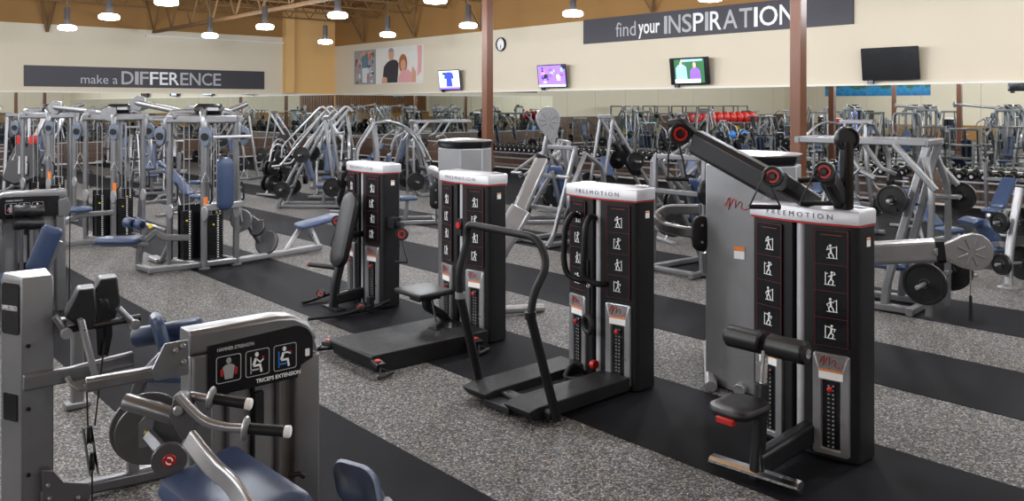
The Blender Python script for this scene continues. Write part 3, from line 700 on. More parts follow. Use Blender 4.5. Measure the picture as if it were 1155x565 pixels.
# tower 2 with low step platform and small seat on a folding post
T2 = cable_tower(6.98, 'black cable tower with silver FREEMOTION cap behind the low black squat platform')
A = at_z(375, 381, 0.17); B_ = at_z(414, 403, 0.17)
x0 = (A.x + B_.x) / 2 - 5.43; ya, yb = A.y - 6.98, B_.y - 6.98
b = MB()
ol = [(-0.06, 0.0), (-0.06, 0.17), (x0 + 0.02, 0.17), (x0, 0.15), (x0 + 0.06, 0.02), (x0 + 0.2, 0.0)]
b.prism(ol, (0, (ya+yb)/2, 0), (1, 0, 0), (0, 0, 1), abs(ya-yb)); pf = b.build('squat_platform', 'black_rubber', T2, bev=0.008)
b = MB(); b.box((-0.32, (ya+yb)/2, 0.1725), (0.3, 0.16, 0.004)); b.build('platform_slot', 'gloss_black', pf)
for s, yy in ((1, ya), (-1, yb)):
    for xx in (x0 + 0.05, -0.25):
        if s == 1 and xx > -0.5: continue
        b = MB(); b.bar([(xx, yy - s*0.02, 0.12), (xx - 0.02, yy + s*0.12, 0.10)], 0.09, 0.05); h = b.build('pulley_bracket', 'tower_black', T2, bev=0.004)
        b = MB(); b.box((xx-0.02, yy + s*0.06, 0.138), (0.04, 0.06, 0.02)); b.build('red_cover', 'red_plastic', h, bev=0.006)
        b = MB(); b.tube([(xx-0.09, yy + s*0.19, 0.03), (xx+0.09, yy + s*0.13, 0.03)], 0.018, 10); g = b.build('floor_grip', 'black_rubber', T2)
        b = MB(); b.tube([(xx-0.08, yy + s*0.19, 0.03), (xx-0.03, yy + s*0.12, 0.09), (xx+0.08, yy + s*0.13, 0.03)], 0.007, 6); b.build('strap', 'black_rubber', g)
sc = at_z(478, 326, 0.52) - V(5.43, 6.98, 0)
b = MB(); b.pad((sc.x, sc.y, 0.50), (1, 0, 0), (0, 1, 0), 0.42, 0.48, 0.05, 0.02, 0.3, 2); b.build('seat', 'black_vinyl', T2)
b = MB(); b.box((sc.x + 0.02, sc.y, 0.445), (0.28, 0.16, 0.06)); b.build('seat_plate', 'tower_black', T2, bev=0.004)
b = MB(); b.bar([(sc.x+0.04, sc.y, 0.44), (sc.x + 0.03, sc.y, 0.34), (-0.16, sc.y-0.03, 0.22), (-0.10, sc.y-0.03, 0.10)], 0.09, 0.08, up=(1, 0, 0), r=0.08); b.build('seat_post', 'tower_black', T2, bev=0.004)
b = MB(); b.tube([(sc.x+0.06, sc.y-0.06, 0.42), (-0.28, sc.y-0.06, 0.18)], 0.012, 8); b.build('gas_strut', 'chrome', T2)
b = MB(); b.box((-0.035, 0.0, 1.14), (0.06, 0.07, 0.18)); h = b.build('carriage', 'tower_black', T2, bev=0.006)
b = MB(); b.lathe([(0.001, 0), (0.035, 0), (0.035, 0.02), (0.001, 0.022)], (-0.065, 0, 1.16), (-1, 0, 0)); b.build('carriage_knob', 'red_plastic', h)

# tower 3 with two tread boards and a tall bent hand rail
T3 = cable_tower(5.05, 'black cable tower with silver FREEMOTION cap joined to the low twin tread platform')
org = V(5.43, 5.05, 0)
def L3(px, py, d): return at_d(px, py, d) - org
n0 = at_z(524, 443, 0.10) - org; n1 = at_z(570, 466, 0.12) - org; n2 = at_z(606, 480, 0.05) - org
xt = -1.18
for yy, w in ((0.30, 0.30), (-0.22, 0.30)):
    b = MB(); b.prism([(-0.05, 0.03), (-0.05, 0.14), (xt+0.1, 0.13), (xt, 0.11), (xt+0.06, 0.04), (xt+0.16, 0.02)], (0, yy, 0), (1, 0, 0), (0, 0, 1), w)
    b.build('tread_board', 'black_rubber', T3, bev=0.008)
b = MB(); b.box(((xt-0.05)/2, 0.04, 0.045), (abs(xt)-0.1, 0.3, 0.05)); b.build('centre_base', 'tower_black', T3, bev=0.006)
b = MB(); b.tube([(-0.12, 0.06, 0.08), (-0.25, 0.1, 0.2), (-0.45, 0.02, 0.12), (-0.3, -0.05, 0.1)], 0.018, 8, r=0.08); b.build('cable_loop', 'black_rubber', T3)
b = MB(); b.lathe([(0.001, -0.02), (0.038, -0.02), (0.038, 0.02), (0.001, 0.02)], (-0.09, 0.0, 0.17), (0, 1, 0)); b.build('low_pulley', 'red_plastic', T3)
fa = V(xt+0.22, 0.47, 0.07); fb = V(xt+0.2, -0.46, 0.07)
b = MB(); b.bar([fa + V(0, -0.1, 0), fb + V(0, 0.02, 0)], 0.11, 0.07); b.build('cross_foot', 'tower_black', T3, bev=0.01)
ra = at_d(512, 322, 7.45) - org; rb = at_d(586, 345, 6.75) - org
legs = []
ra.y = fa.y; rb.y = fb.y
for f, k, nm in ((fa, ra, 0), (fb, rb, 1)):
    k.x = f.x + (0.02)
zt = 0.78; LX = -0.24
for f, s in ((fa, 1), (fb, -1)):
    b = MB(); b.tube([f + V(0, 0, -0.03), f + V(LX, -0.03*s, zt)], 0.036, 14); q = b.build('rail_leg', 'tower_black', T3)
    b = MB(); b.lathe([(0.042, zt-0.02), (0.042, zt+0.03)], f + V(LX, -0.03*s, 0)); b.build('collar', 'iron' if s < 0 else 'light_silver', q)
b = MB(); b.tube([fa + V(LX, -0.03, zt), fa + V(LX-0.02, -0.03, zt+0.2), fa + V(LX+0.08, -0.03, zt+0.46), fa + V(LX+0.06, -0.05, zt+0.58), fb + V(LX+0.16, 0.12, zt+0.55), fb + V(LX+0.18, 0.03, zt+0.36), fb + V(LX+0.03, 0.03, zt+0.16), fb + V(LX, 0.03, zt)], 0.03, 14, r=0.12)
b.build('hand_rail', 'black_rubber', T3)
for s in (1, -1):
    b = MB(); y = 0.12 + 0.1*s; b.tube([(-0.05, y, 1.42), (-0.12, y, 1.45), (-0.2, y+0.02*s, 1.36), (-0.22, y+0.02*s, 1.05), (-0.2, y, 0.92), (-0.14, y-0.12, 0.88), (-0.08, y-0.14, 0.88)], 0.026, 12, r=0.08)
    b.build('grab_handle', 'black_rubber', T3)
b = MB(); b.box((-0.05, 0.12, 0.95), (0.05, 0.07, 0.2)); b.build('carriage', 'tower_black', T3, bev=0.006)
b = MB(); b.tube([(-0.16, 0.0, 0.90), (-0.16, 0.0, 0.82)], 0.008, 8); b.tube([V(-0.16, 0.0, 0.86) + V(0, 0.02*math.cos(a*PI/6), 0.02*math.sin(a*PI/6)) for a in range(12)], 0.004, 6, close=True); b.build('carabiner', 'chrome', T3)
b = MB(); b.bar([(-0.16, 0.0, 0.84), (-0.16, 0.0, 0.6)], 0.05, 0.02, up=(1, 0, 0)); b.build('cuff_strap', 'black_rubber', T3)
b = MB(); b.tube([V(-0.16, 0.0, 0.53) + V(0.02*math.cos(a*PI/7), 0.07*math.cos(a*PI/7), 0.07*math.sin(a*PI/7)) for a in range(14)], 0.026, 8, close=True); b.build('ankle_cuff', 'black_rubber', T3)

# tower 4: lat pulldown seat, thigh roller and high swivel arms
T4 = cable_tower(3.14, 'black cable tower with silver FREEMOTION cap, seat, thigh roller and high arms, nearest one')
org = V(5.43, 3.14, 0)
fl = at_z(803, 517, 0.06) - org; fr_ = at_z(903, 549, 0.06) - org
b = MB(); b.bar([fl, fr_], 0.09, 0.055, ch=0.35); fo = b.build('chrome_foot', 'chrome', T4)
mid = fl.lerp(fr_, 0.52)
b = MB(); b.bar([V(mid.x, mid.y, 0.02), V(mid.x+0.03, mid.y, 0.3), V(mid.x + 0.06, mid.y, 0.62)], 0.075, 0.09, up=(1, 0, 0)); b.build('seat_post', 'tower_black', T4, bev=0.008)
b = MB(); b.bar([V(mid.x, mid.y, 0.11), V(-0.04, mid.y - 0.0, 0.16)], 0.10, 0.15); b.build('floor_beam', 'tower_black', T4, bev=0.01)
s0 = V(mid.x - 0.14, mid.y+0.03, 0.50)
b = MB(); b.pad(s0, (1, 0, 0), (0, 1, 0), 0.36, 0.30, 0.075, 0.09); b.build('seat', 'black_vinyl', T4)
b = MB(); b.box(s0 + V(-0.17, -0.02, -0.035), (0.05, 0.12, 0.04)); b.build('seat_latch', 'red_plastic', T4, bev=0.006)
b = MB(); b.box(s0 + V(0.05, 0, -0.05), (0.2, 0.12, 0.04)); b.build('seat_bracket', 'tower_black', T4, bev=0.004)
b = MB(); b.bar([V(mid.x+0.06, mid.y, 0.5), V(mid.x+0.10, mid.y, 0.82)], 0.03, 0.05, up=(1, 0, 0)); b.build('roller_stem', 'chrome', T4)
rc = V(mid.x + 0.11, mid.y, 0.86)
for s in (1, -1):
    b = MB(); b.lathe([(0.001, 0.02), (0.06, 0.022), (0.072, 0.035), (0.074, 0.27), (0.06, 0.29), (0.001, 0.292)], rc, (0, s, 0), 22); q = b.build('thigh_roller', 'black_vinyl', T4)
    b = MB(); b.lathe([(0.001, 0.288), (0.03, 0.29), (0.03, 0.30), (0.001, 0.305)], rc, (0, s, 0), 16); b.build('end_cap', 'chrome', q)
# high arms
def arm(tip, root, w, h, up=(0, 0, 1), name='high_arm'):
    b = MB(); b.bar([root, tip], w, h, up=up, ch=0.25); return b.build(name, 'tower_black', T4, bev=0.006)
root = V(0.12, 0.05, 1.72); tip = V(5.5, 4.42, 2.10) - org
tipx = at_d(785, 160, 6.85) - org
a1 = arm(tipx, root + V(0, 0.02, 0.0), 0.13, 0.20)
hc = at_d(767, 151, 6.85) - org
b = MB(); b.tube([tipx + V(0, 0, 0.06), hc + V(0, -0.02, 0.1), hc + V(0, 0.1, 0.08)], 0.035, 10, r=0.05); b.build('head_fork', 'tower_black', T4)
pulley_head(T4, (0, 0, 0), hc, (-0.66, -0.75, 0), 0.075)
b = MB(); b.tube([hc + V(0, 0.05, 0.04), hc + V(0, 0.12, -0.18), hc + V(0, 0.12, -0.36)], 0.008, 6); b.tube([hc + V(0, 0.05, 0.04), hc + V(0.06, 0.02, -0.2), hc + V(0.08, 0.0, -0.36)], 0.008, 6)
b.tube([hc + V(0, 0.14, -0.37), hc + V(0.09, -0.02, -0.37)], 0.018, 8); b.build('hanging_handle', 'black_rubber', T4)
for (px, py, d, rx, ry) in ((872, 199, 5.62, 905, 236), (930, 194, 5.5, 944, 240)):
    hc = at_d(px, py, d) - org; rt = at_d(rx, ry, d + 0.25) - org
    rt = V(0.1, rt.y, 1.71)
    arm(hc + (rt - hc) * 0.18, rt, 0.10, 0.13, name='high_arm')
    pulley_head(T4, (0, 0, 0), hc, (-0.9, -0.35, 0.1), 0.058)
    q = hc + V(-0.05, 0.03, 0)
    d_handle(T4, (0, 0, 0), q + V(0, 0, 0.02), 0.22, 0.2)
p0 = at_d(955, 240, 5.72) - org; p0.z = 1.70; p1 = at_d(953, 160, 5.72) - org; p1.y = p0.y; p1.x = p0.x
b = MB(); b.tube([p0, p1], 0.045, 14); b.build('mast', 'gloss_black', T4)
pulley_head(T4, (0, 0, 0), p1 + V(0, 0, 0.02), (-0.5, -0.85, 0), 0.07, red=False)
b = MB(); gp = p1.lerp(p0, 0.5); b.tube([gp + V(-0.06, 0.06, -0.02), gp + V(-0.17, 0.26, -0.04)], 0.02, 10); b.build('mast_grip', 'black_rubber', T4)

# ---------------------------------------------------------------- grey cable crossover cabinets behind the towers
def cabinet(ox, oy, label, arms, feet, K=1.0):
    t = thing('cable_crossover_machine', label, 'cable machine', (ox, oy, 0))
    H = 1.99
    def ol(g, z): return [V(x*K, y*K, z) for x, y in ((-0.30-g, 0.28+g), (-0.36-g, 0.0), (-0.30-g, -0.28-g), (0.02, -0.40-g), (0.3+g, -0.28-g), (0.3+g, 0.28+g), (0.02, 0.40+g))]
    b = MB(); b.loft([ol(0, 0.01), ol(0, H-0.1)]); b.build('shroud', 'cabinet_grey', t, bev=0.01)
    b = MB(); b.loft([ol(-0.02, H-0.1), ol(0.0, H-0.05), ol(0.0, H-0.02)]); b.build('cap_band', 'gloss_black', t)
    b = MB(); b.loft([ol(0.006, H-0.02), ol(0.008, H-0.01), ol(-0.02, H), ol(-0.12, H+0.01)]); b.build('cap_rim', 'light_silver', t)
    xd = V(0.06, -0.28, 0).normalized()
    b = MB(); squiggle(b, V(-0.345*K, -0.07*K, H-0.42), xd, (0, 0, 1), 0.22); b.build('maker_mark', 'red_plastic', t)
    b = MB(); b.prism(rrect(0.09, 0.1, 0.004, 1), V(-0.345*K, -0.09*K, H-0.82), xd, (0, 0, 1), 0.004); st = b.build('notice_sticker', 'white_print', t)
    b = MB(); b.prism(rrect(0.09, 0.035, 0.002, 1), V(-0.349*K, -0.09*K, H-0.785), xd, (0, 0, 1), 0.004); b.build('sticker_band', 'orange_label', st)
    for p, q in feet:
        b = MB(); b.bar([at_z(*p, 0.07) - V(ox, oy, 0), at_z(*q, 0.05) - V(ox, oy, 0)], 0.10, 0.09, ch=0.3); b.build('foot', 'light_silver', t, bev=0.005)
    for a in arms: a(t, V(ox, oy, 0))
    return t
def leaf(t, o, c, n, s=1.0, ang=0.0, back=False):
    """leaf shaped pulley plate with slots"""
    c = V(c) - o; n = V(n).normalized(); a, u = frame_of(n)
    R = Quaternion(n, ang); a = R @ a; u = R @ u
    ol = [(0.02, -0.27), (0.06, -0.19), (0.125, -0.06), (0.15, 0.04), (0.14, 0.11), (0.10, 0.16), (0.05, 0.19), (0, 0.2), (-0.05, 0.19), (-0.10, 0.16), (-0.14, 0.11), (-0.15, 0.04), (-0.125, -0.06), (-0.06, -0.19), (-0.02, -0.27)]
    b = MB(); b.prism([(x*s, y*s) for x, y in ol], c, a, u, 0.05); h = b.build('pulley_plate', 'light_silver', t, bev=0.006)
    b = MB()
    b.prism([(x*s*0.8, (y-0.02)*s*0.78+0.0) for x, y in ol], c + n*0.026, a, u, 0.004)
    b.build('plate_recess', 'cabinet_grey', h)
    b = MB()
    for k in range(8):
        th = k*PI/4 + 0.39; d = a*math.cos(th) + u*math.sin(th)
        b.bar([c + u*0.02*s + d*0.03*s + n*0.031, c + u*0.02*s + d*0.115*s + n*0.031], 0.012, 0.006, up=n)
    b.build('plate_rib', 'light_silver', h)
    return h
def beam(t, o, p, q, w, h, mt='light_silver', name='crossover_arm', bev=0.01, up=(0, 0, 1)):
    b = MB(); b.bar([V(p) - o, V(q) - o], w, h, ch=0.2, up=up); return b.build(name, mt, t, bev=bev)
def edge_pad(t, o, c, s=1.0):
    c = V(c) - o; xd = RT; b = MB(); b.pad(c, xd, (0, 0, 1), 0.15*s, 0.30*s, 0.07, 0.07); h = b.build('cable_guard', 'black_rubber', t)
    b = MB()
    for z in (0.07, -0.07): b.lathe([(0.001, 0), (0.012, 0), (0.012, 0.006), (0.001, 0.008)], c + V(0, 0, z*s) - FW*0.037, -FW, 10)
    b.build('bolt', 'light_silver', h)
def arms4(t, o):
    y = 0
    p = at_d(955, 287, 7.15); q = at_d(1056, 282, 6.9)
    beam(t, o, p, q, 0.12, 0.19)
    b = MB(); q2 = q + (q-p).normalized()*0.06; b.bar([q - o, q2 - o], 0.13, 0.2, ch=0.2); b.build('arm_collar', 'black_rubber', t)
    c = at_d(1091, 284, 6.85); leaf(t, o, c, -FW + RT*-0.05, 1.0, -PI/2)
    b = MB(); b.tube([q2 - o, c - o - RT*0.03], 0.03, 10); b.build('swivel_neck', 'silver_paint', t)
    tp = c + V(0, 0, -0.14) - FW*0.05
    b = MB(); b.tube([tp - o, tp - o + V(0, 0, -0.22)], 0.006, 6); b.build('chain', 'chrome', t)
    b = MB(); b.tube([tp - o + V(0, 0, -0.2), tp - o + V(0.0, 0, -0.4)], [0.012, 0.02], 8); b.build('hanging_grip', 'black_rubber', t)
    p = at_d(806, 262, 7.45); q = at_d(745, 236, 7.75)
    b = MB(); b.bar([p - o, at_d(775, 262, 7.5) - o, at_d(748, 256, 7.7) - o, at_d(740, 245, 7.8) - o, at_d(752, 236, 7.8) - o, at_d(790, 236, 7.6) - o], 0.08, 0.09, r=0.08); b.build('crossover_arm', 'silver_paint', t, bev=0.006)
    edge_pad(t, o, at_d(791, 263, 7.4), 1.05)
    b = MB(); b.tube([at_d(796, 285, 7.4) - o, at_d(797, 308, 7.4) - o], 0.03, 10); b.build('pivot_tube', 'silver_paint', t)
cabinet(6.42, 4.18, 'tall grey cable crossover cabinet behind the nearest black tower, its arm reaching right', [arms4], [((799, 388), (802, 436)), ((850, 425), (833, 440))])
def arms2(t, o):
    p = at_d(545, 305, 9.9); q = at_d(596, 232, 10.2); r2 = at_d(612, 178, 10.4)
    b = MB(); b.bar([at_d(557, 290, 9.9)-o, at_d(588, 236, 10.1)-o], 0.13, 0.26, up=RT, ch=0.25); b.build('shoulder_casting', 'light_silver', t, bev=0.01)
    b = MB(); b.bar([at_d(580, 250, 10.1)-o, r2-o], 0.12, 0.17, up=RT, ch=0.2); b.build('crossover_arm', 'light_silver', t, bev=0.008)
    b = MB(); b.bar([at_d(610, 183, 10.4)-o, at_d(613, 175, 10.4)-o], 0.13, 0.18, up=RT, ch=0.2); b.build('arm_collar', 'black_rubber', t)
    b = MB(); b.tube([at_d(613, 175, 10.4)-o, at_d(617, 152, 10.4)-o], 0.03, 10); b.build('swivel_neck', 'silver_paint', t)
    leaf(t, o, at_d(619, 138, 10.4), -FW, 1.0, 0.2)
    edge_pad(t, o, at_d(492, 221, 10.2), 1.05)
    b = MB(); b.tube([at_d(489, 206, 10.3)-o, at_d(486, 196, 10.3)-o], 0.03, 8); b.build('hanger', 'silver_paint', t)
    b = MB(); b.tube([at_d(492, 234, 10.2)-o, at_d(492, 250, 10.2)-o], 0.012, 8); b.build('hanging_stem', 'silver_paint', t)
    b = MB(); b.bar([at_d(504, 200, 10.1)-o, at_d(486, 192, 10.4)-o], 0.1, 0.12); b.build('crossover_arm', 'light_silver', t, bev=0.008)
cabinet(6.25, 8.02, 'grey cable crossover cabinet behind the second black tower, its arm raised to the right', [arms2], [((556, 350), (613, 347))], 0.78)
# ---------------------------------------------------------------- blue and grey selector machines in the foreground
def hs_tower(t, org, Y, xa, xb, title, round_right=True, z=1.42, chart_lines=('HAMMER STRENGTH',), shade='gunmetal'):
    """arched tower frame in the plane Y = const between xa and xb, with the black exercise chart facing -Y"""
    o = V(org); W = 0.11; D = 0.13
    s = 1 if round_right else -1
    x_r, x_s = (xb, xa) if round_right else (xa, xb)     # rounded side, square side
    b = MB(o)
    b.bar([(x_s - s*0.0, Y, z-0.055), (x_r - s*0.055, Y, z-0.055), (x_r - s*0.055, Y, 0.0)], D, W, up=(0, 0, 1), r=0.16, ch=0.12)
    fr = b.build('tower_frame', 'silver_paint', t, bev=0.006, sharp=45)
    b = MB(o); b.bar([(x_s + s*0.055, Y, 0), (x_s + s*0.055, Y, z-0.11)], W, D, up=(0, 1, 0), ch=0.12); b.build('tower_post', 'silver_paint', t, bev=0.006)
    c = V((xa+xb)/2, Y, z)
    b = MB(o); b.box((c.x, Y+0.03, (z-0.1)/2 + 0.05), (xb-xa-0.2, 0.05, z-0.25)); sh = b.build('shroud', 'cabinet_grey', t)
    for k in (-0.12, 0.0, 0.12):
        b = MB(o); b.tube([(c.x + k, Y-0.005, 0.1), (c.x + k, Y-0.005, z-0.3)], 0.011, 8); b.build('guide_rod', 'gunmetal' if k else 'black_rubber', t)
    b = MB(o); b.box((c.x, Y-0.005, 0.35), (0.2, 0.04, 0.5)); b.build('weight_stack', 'iron', t)
    b = MB(o); b.box((c.x+0.02*s, Y-0.02, z-0.42), (0.045, 0.03, 0.16)); b.build('latch_plate', 'black_rubber', t, bev=0.004)
    y = Y - D/2 - 0.004
    w = xb - xa - 0.115; x0 = (xa if round_right else xa) + (0.075 if round_right else 0.04); x1 = x0 + w
    ol = [(x0, z-0.30), (x0, z-0.075)]
    n = 6
    if round_right:
        ol += [(x1-0.09, z-0.055)] + [(x1-0.09+0.09*math.sin(k*PI/2/n), z-0.145+0.09*math.cos(k*PI/2/n)) for k in range(1, n+1)] + [(x1, z-0.22), (x1-0.06, z-0.245), (x1-0.08, z-0.30)]
    else:
        ol = [(x1, z-0.30), (x1, z-0.075), (x0+0.09, z-0.055)] + [(x0+0.09-0.09*math.sin(k*PI/2/n), z-0.145+0.09*math.cos(k*PI/2/n)) for k in range(1, n+1)] + [(x0, z-0.22), (x0+0.04, z-0.30)]
    b = MB(o); b.prism(ol, (0, y, 0), (1, 0, 0), (0, 0, 1), 0.008); ch = b.build('exercise_chart', 'gloss_black', t, bev=0.0015)
    lx = x0 + 0.03 if round_right else x0 + 0.09
    lettering('HAMMER STRENGTH', 0.17, 0.016, (lx + 0.01, y-0.0045, z-0.108), (1, 0, 0), (0, 0, 1), 'grey_print', ch, depth=0.001, bold=0.03, org=org)
    if title: lettering(title, 0.22, 0.018, (lx + 0.19, y-0.0045, z-0.283), (1, 0, 0), (0, 0, 1), 'white_print', ch, depth=0.001, bold=0.02, org=org)
    for k in range(3):
        cx = lx + 0.062 + 0.135*k; cz = z - 0.19
        b = MB(o); ro = [V(cx + px_, y-0.0045, cz + pz_) for px_, pz_ in rrect(0.115, 0.12, 0.012, 3)]; ri = [V(cx + px_, y-0.0045, cz + pz_) for px_, pz_ in rrect(0.108, 0.113, 0.01, 3)]
        off = V(0, -0.001, 0)
        b.loft([[p + off for p in ro], [p + off for p in ri]], cap=False); b.build('chart_frame', 'grey_print', ch)
        if k == 0:
            b = MB(o); b.prism([(-0.018, -0.045), (0.018, -0.045), (0.028, 0.01), (0.012, 0.02), (-0.012, 0.02), (-0.028, 0.01)], (cx, y-0.006, cz), (1, 0, 0), (0, 0, 1), 0.002)
            b.prism(ellipse(0.012, 0.014, 10), (cx, y-0.006, cz+0.036), (1, 0, 0), (0, 0, 1), 0.002); b.build('muscle_figure', 'p_grey' if round_right else 'p_grey', ch)
            for e in (-1, 1):
                b = MB(o); b.prism([(0, -0.03), (0.012, -0.028), (0.014, 0.0), (0.002, 0.008)], (cx + e*0.026, y-0.0075, cz), (e, 0, 0), (0, 0, 1), 0.001); b.build('muscle_mark', 'red_plastic', ch)
        else:
            b = MB(o); Pn = lambda u, v: V(cx + u, y-0.006, cz + v)
            b.bar([Pn(-0.02, -0.01), Pn(-0.008, 0.022)], 0.012, 0.002, up=(0, 1, 0)); b.bar([Pn(-0.02, -0.012), Pn(0.012, -0.012), Pn(0.018, -0.045)], 0.010, 0.002, up=(0, 1, 0))
            b.prism(ellipse(0.009, 0.011, 10), Pn(-0.004, 0.038), (1, 0, 0), (0, 0, 1), 0.002)
            b.bar([Pn(-0.008, 0.02), Pn(0.012, 0.0 + 0.02*(k-1)), Pn(0.028, 0.012)], 0.007, 0.002, up=(0, 1, 0)); b.build('seated_figure', 'white_print', ch)
            b = MB(o); b.bar([Pn(-0.032, -0.045), Pn(-0.032, 0.03)], 0.006, 0.001, up=(0, 1, 0)); b.bar([Pn(-0.034, -0.03), Pn(0.005, -0.03)], 0.008, 0.001, up=(0, 1, 0)); b.build('machine_drawing', 'grey_print' if k == 1 else 'bright_blue', ch)
            b = MB(o); b.prism(ellipse(0.006, 0.006, 8), Pn(0.026, 0.02), (1, 0, 0), (0, 0, 1), 0.002); b.build('red_mark', 'red_plastic', ch)
    if round_right:
        b = MB(o); b.prism(rrect(0.022, 0.035, 0.004, 2), (x1-0.03, y-0.006, z-0.19), (1, 0, 0), (0, 0, 1), 0.002); b.build('small_badge', 'white_print', ch)
    return fr
# -- A: triceps extension
org = (1.75, 3.3, 0.0)
TA = thing('triceps_extension_machine', 'grey and blue triceps extension machine with black chart and two curved handles', 'exercise machine', org)
O = V(org)
hs_tower(TA, org, 3.75, 1.37, 1.99, 'TRICEPS EXTENSION', True)
def AY(px, py, y): return at_y(px, py, y)
def bolt(par, c, n, r=0.012, m_='light_silver', o=O):
    b = MB(o); b.lathe([(0.001, 0.012), (r*0.6, 0.012), (r, 0.006), (r, 0)], c, n, 12); return b.build('bolt', m_, par)
# gusset plate left of the frame
pl = [AY(px, py, 3.66) for px, py in ((123, 428) if 0 else (172, 417), (186, 388), (213, 383), (213, 422), (176, 430))]
b = MB(O); n_ = V(0, 0.014, 0); b.loft([[p for p in pl], [p + n_ for p in pl]]); g = b.build('gusset_plate', 'silver_paint', TA, bev=0.003)
for px, py in ((198, 395), (207, 408), (206, 390)): bolt(g, AY(px, py, 3.66), (0, -1, 0))
# frame beam that runs from the gusset to the left machine side
b = MB(O); b.bar([AY(175, 420, 3.72), AY(97, 434, 3.78)], 0.05, 0.055); b.build('link_beam', 'silver_paint', TA, bev=0.004)
# seat beam down to the floor
pc = at_d(205, 500, 3.55)
b = MB(O); b.bar([V(pc.x, 3.70, 0.62), V(pc.x, 3.45, 0.60), V(pc.x+0.05, 2.95, 0.5), V(pc.x+0.05, 2.7, 0.06), V(pc.x+0.05, 2.4, 0.06)], 0.1, 0.09, r=0.1); b.bar([V(pc.x-0.25, 3.75, 0.05), V(1.9, 3.75, 0.05)], 0.1, 0.09); b.build('floor_frame', 'silver_paint', TA, bev=0.006)
# cam wheel: two parallel plates
def disc(par, o, c, n, r, th, mt_, nm, hole=0.0, bev=0.0):
    b = MB(o); b.lathe([(max(hole, 0.001), -th/2), (r-0.004, -th/2), (r, -th/2+0.003), (r, th/2-0.003), (r-0.004, th/2), (max(hole, 0.001), th/2)], c, n, 36); return b.build(nm, mt_, par)
nrm = (-FW + RT*0.15).normalized()
ax = V(-0.35, -0.94, 0).normalized()
cc = at_d(167, 488, 3.5)
disc(TA, O, cc, ax, 0.128, 0.012, 'gunmetal', 'cam_plate'); disc(TA, O, cc - ax*0.05, ax, 0.15, 0.012, 'gunmetal', 'cam_plate')
b = MB(O); b.lathe([(0.12, -0.045), (0.12, 0.0)], cc - ax*0.0, ax, 30); b.build('cam_drum', 'charcoal_paint', TA)
b = MB(O); b.prism([(-0.10, -0.02), (0.0, 0.085), (0.03, 0.07), (0.01, -0.05), (-0.03, -0.06)], cc + ax*0.012, RT, (0, 0, 1), 0.014); b.build('cam_web', 'silver_paint', TA, bev=0.003)
b = MB(O); b.prism([(-0.008, -0.006), (0.008, -0.006), (0.0, 0.010)], cc + ax*0.021 + RT*-0.01 + V(0, 0, 0.01), RT, (0, 0, 1), 0.002); b.build('warning_triangle', 'yellow_plastic', TA)
c2 = at_d(191, 518, 3.38)
disc(TA, O, c2, ax, 0.068, 0.02, 'gunmetal', 'pivot_cover')
q = disc(TA, O, c2 + ax*0.012, ax, 0.026, 0.006, 'red_plastic', 'red_badge')
b = MB(O)
for s in (0, PI): b.tube([c2 + ax*0.018 + (RT*math.cos(s + k*0.35) + V(0, 0, 1)*math.sin(s + k*0.35))*0.013 for k in range(7)], 0.003, 6)
b.build('badge_arrows', 'white_print', q)
b = MB(O); b.bar([at_d(153, 457, 3.5), at_d(133, 492, 3.5), at_d(140, 497, 3.5)], 0.05, 0.05, up=ax, r=0.02, ch=0.3); b.build('stop_pad', 'black_rubber', TA, bev=0.004)
b = MB(O); b.bar([cc + ax*0.02, c2 + ax*0.0], 0.05, 0.03, up=ax); b.build('link_arm', 'gunmetal', TA, bev=0.003)
# pivot tube and lever
h0 = at_d(202, 463, 3.3)
b = MB(O); b.lathe([(0.001, -0.14), (0.03, -0.14), (0.034, -0.13), (0.034, 0.06), (0.03, 0.07), (0.001, 0.07)], at_d(178, 464, 3.4), RT*0.9+V(0, 0, -0.28), 20); b.build('pivot_tube', 'silver_paint', TA)
b = MB(O); pl = [at_d(px, py, 3.28) for px, py in ((196, 446), (208, 446), (222, 476), (214, 494), (204, 497), (190, 470))]
b.loft([pl, [p + FW*0.06 for p in pl]]); hb = b.build('hub_block', 'gunmetal', TA, bev=0.005)
bolt(hb, at_d(201, 463, 3.275), -FW, 0.02)
b = MB(O); b.bar([at_d(213, 494, 3.26), at_d(240, 528, 3.16), at_d(262, 545, 3.05), at_d(285, 585, 2.9), at_d(290, 640, 2.85)], 0.075, 0.03, up=-FW, r=0.1, ch=0.25); b.build('lever_bar', 'light_silver', TA, bev=0.004)
# handles
for pts, g0, g1 in (([(201, 446), (212, 458), (230, 476), (256, 482), (275, 483)], (277, 483), (327, 487)), ([(203, 449), (207, 447), (215, 446), (236, 450), (252, 452)], (238, 449), (283, 456))):
    dd = 3.22 if g1[0] > 300 else 3.34
    b = MB(O); b.tube([at_d(px, py, dd) for px, py in pts], 0.017, 12, r=0.04); hnd = b.build('handle_tube', 'light_silver', TA)
    a, c = at_d(*g0, dd), at_d(*g1, dd)
    b = MB(O); b.tube([a, c], 0.021, 14); b.build('grip', 'black_rubber', hnd)
    e = (c - a).normalized()
    b = MB(O); b.lathe([(0.021, -0.012), (0.042, -0.006), (0.046, 0.0), (0.042, 0.006), (0.021, 0.014)], a, e, 22); b.build('grip_washer', 'light_silver', hnd)
    b = MB(O); b.lathe([(0.022, -0.02), (0.023, 0.0), (0.018, 0.004), (0.001, 0.005)], c, e, 16); b.build('end_cap', 'white_print', hnd)
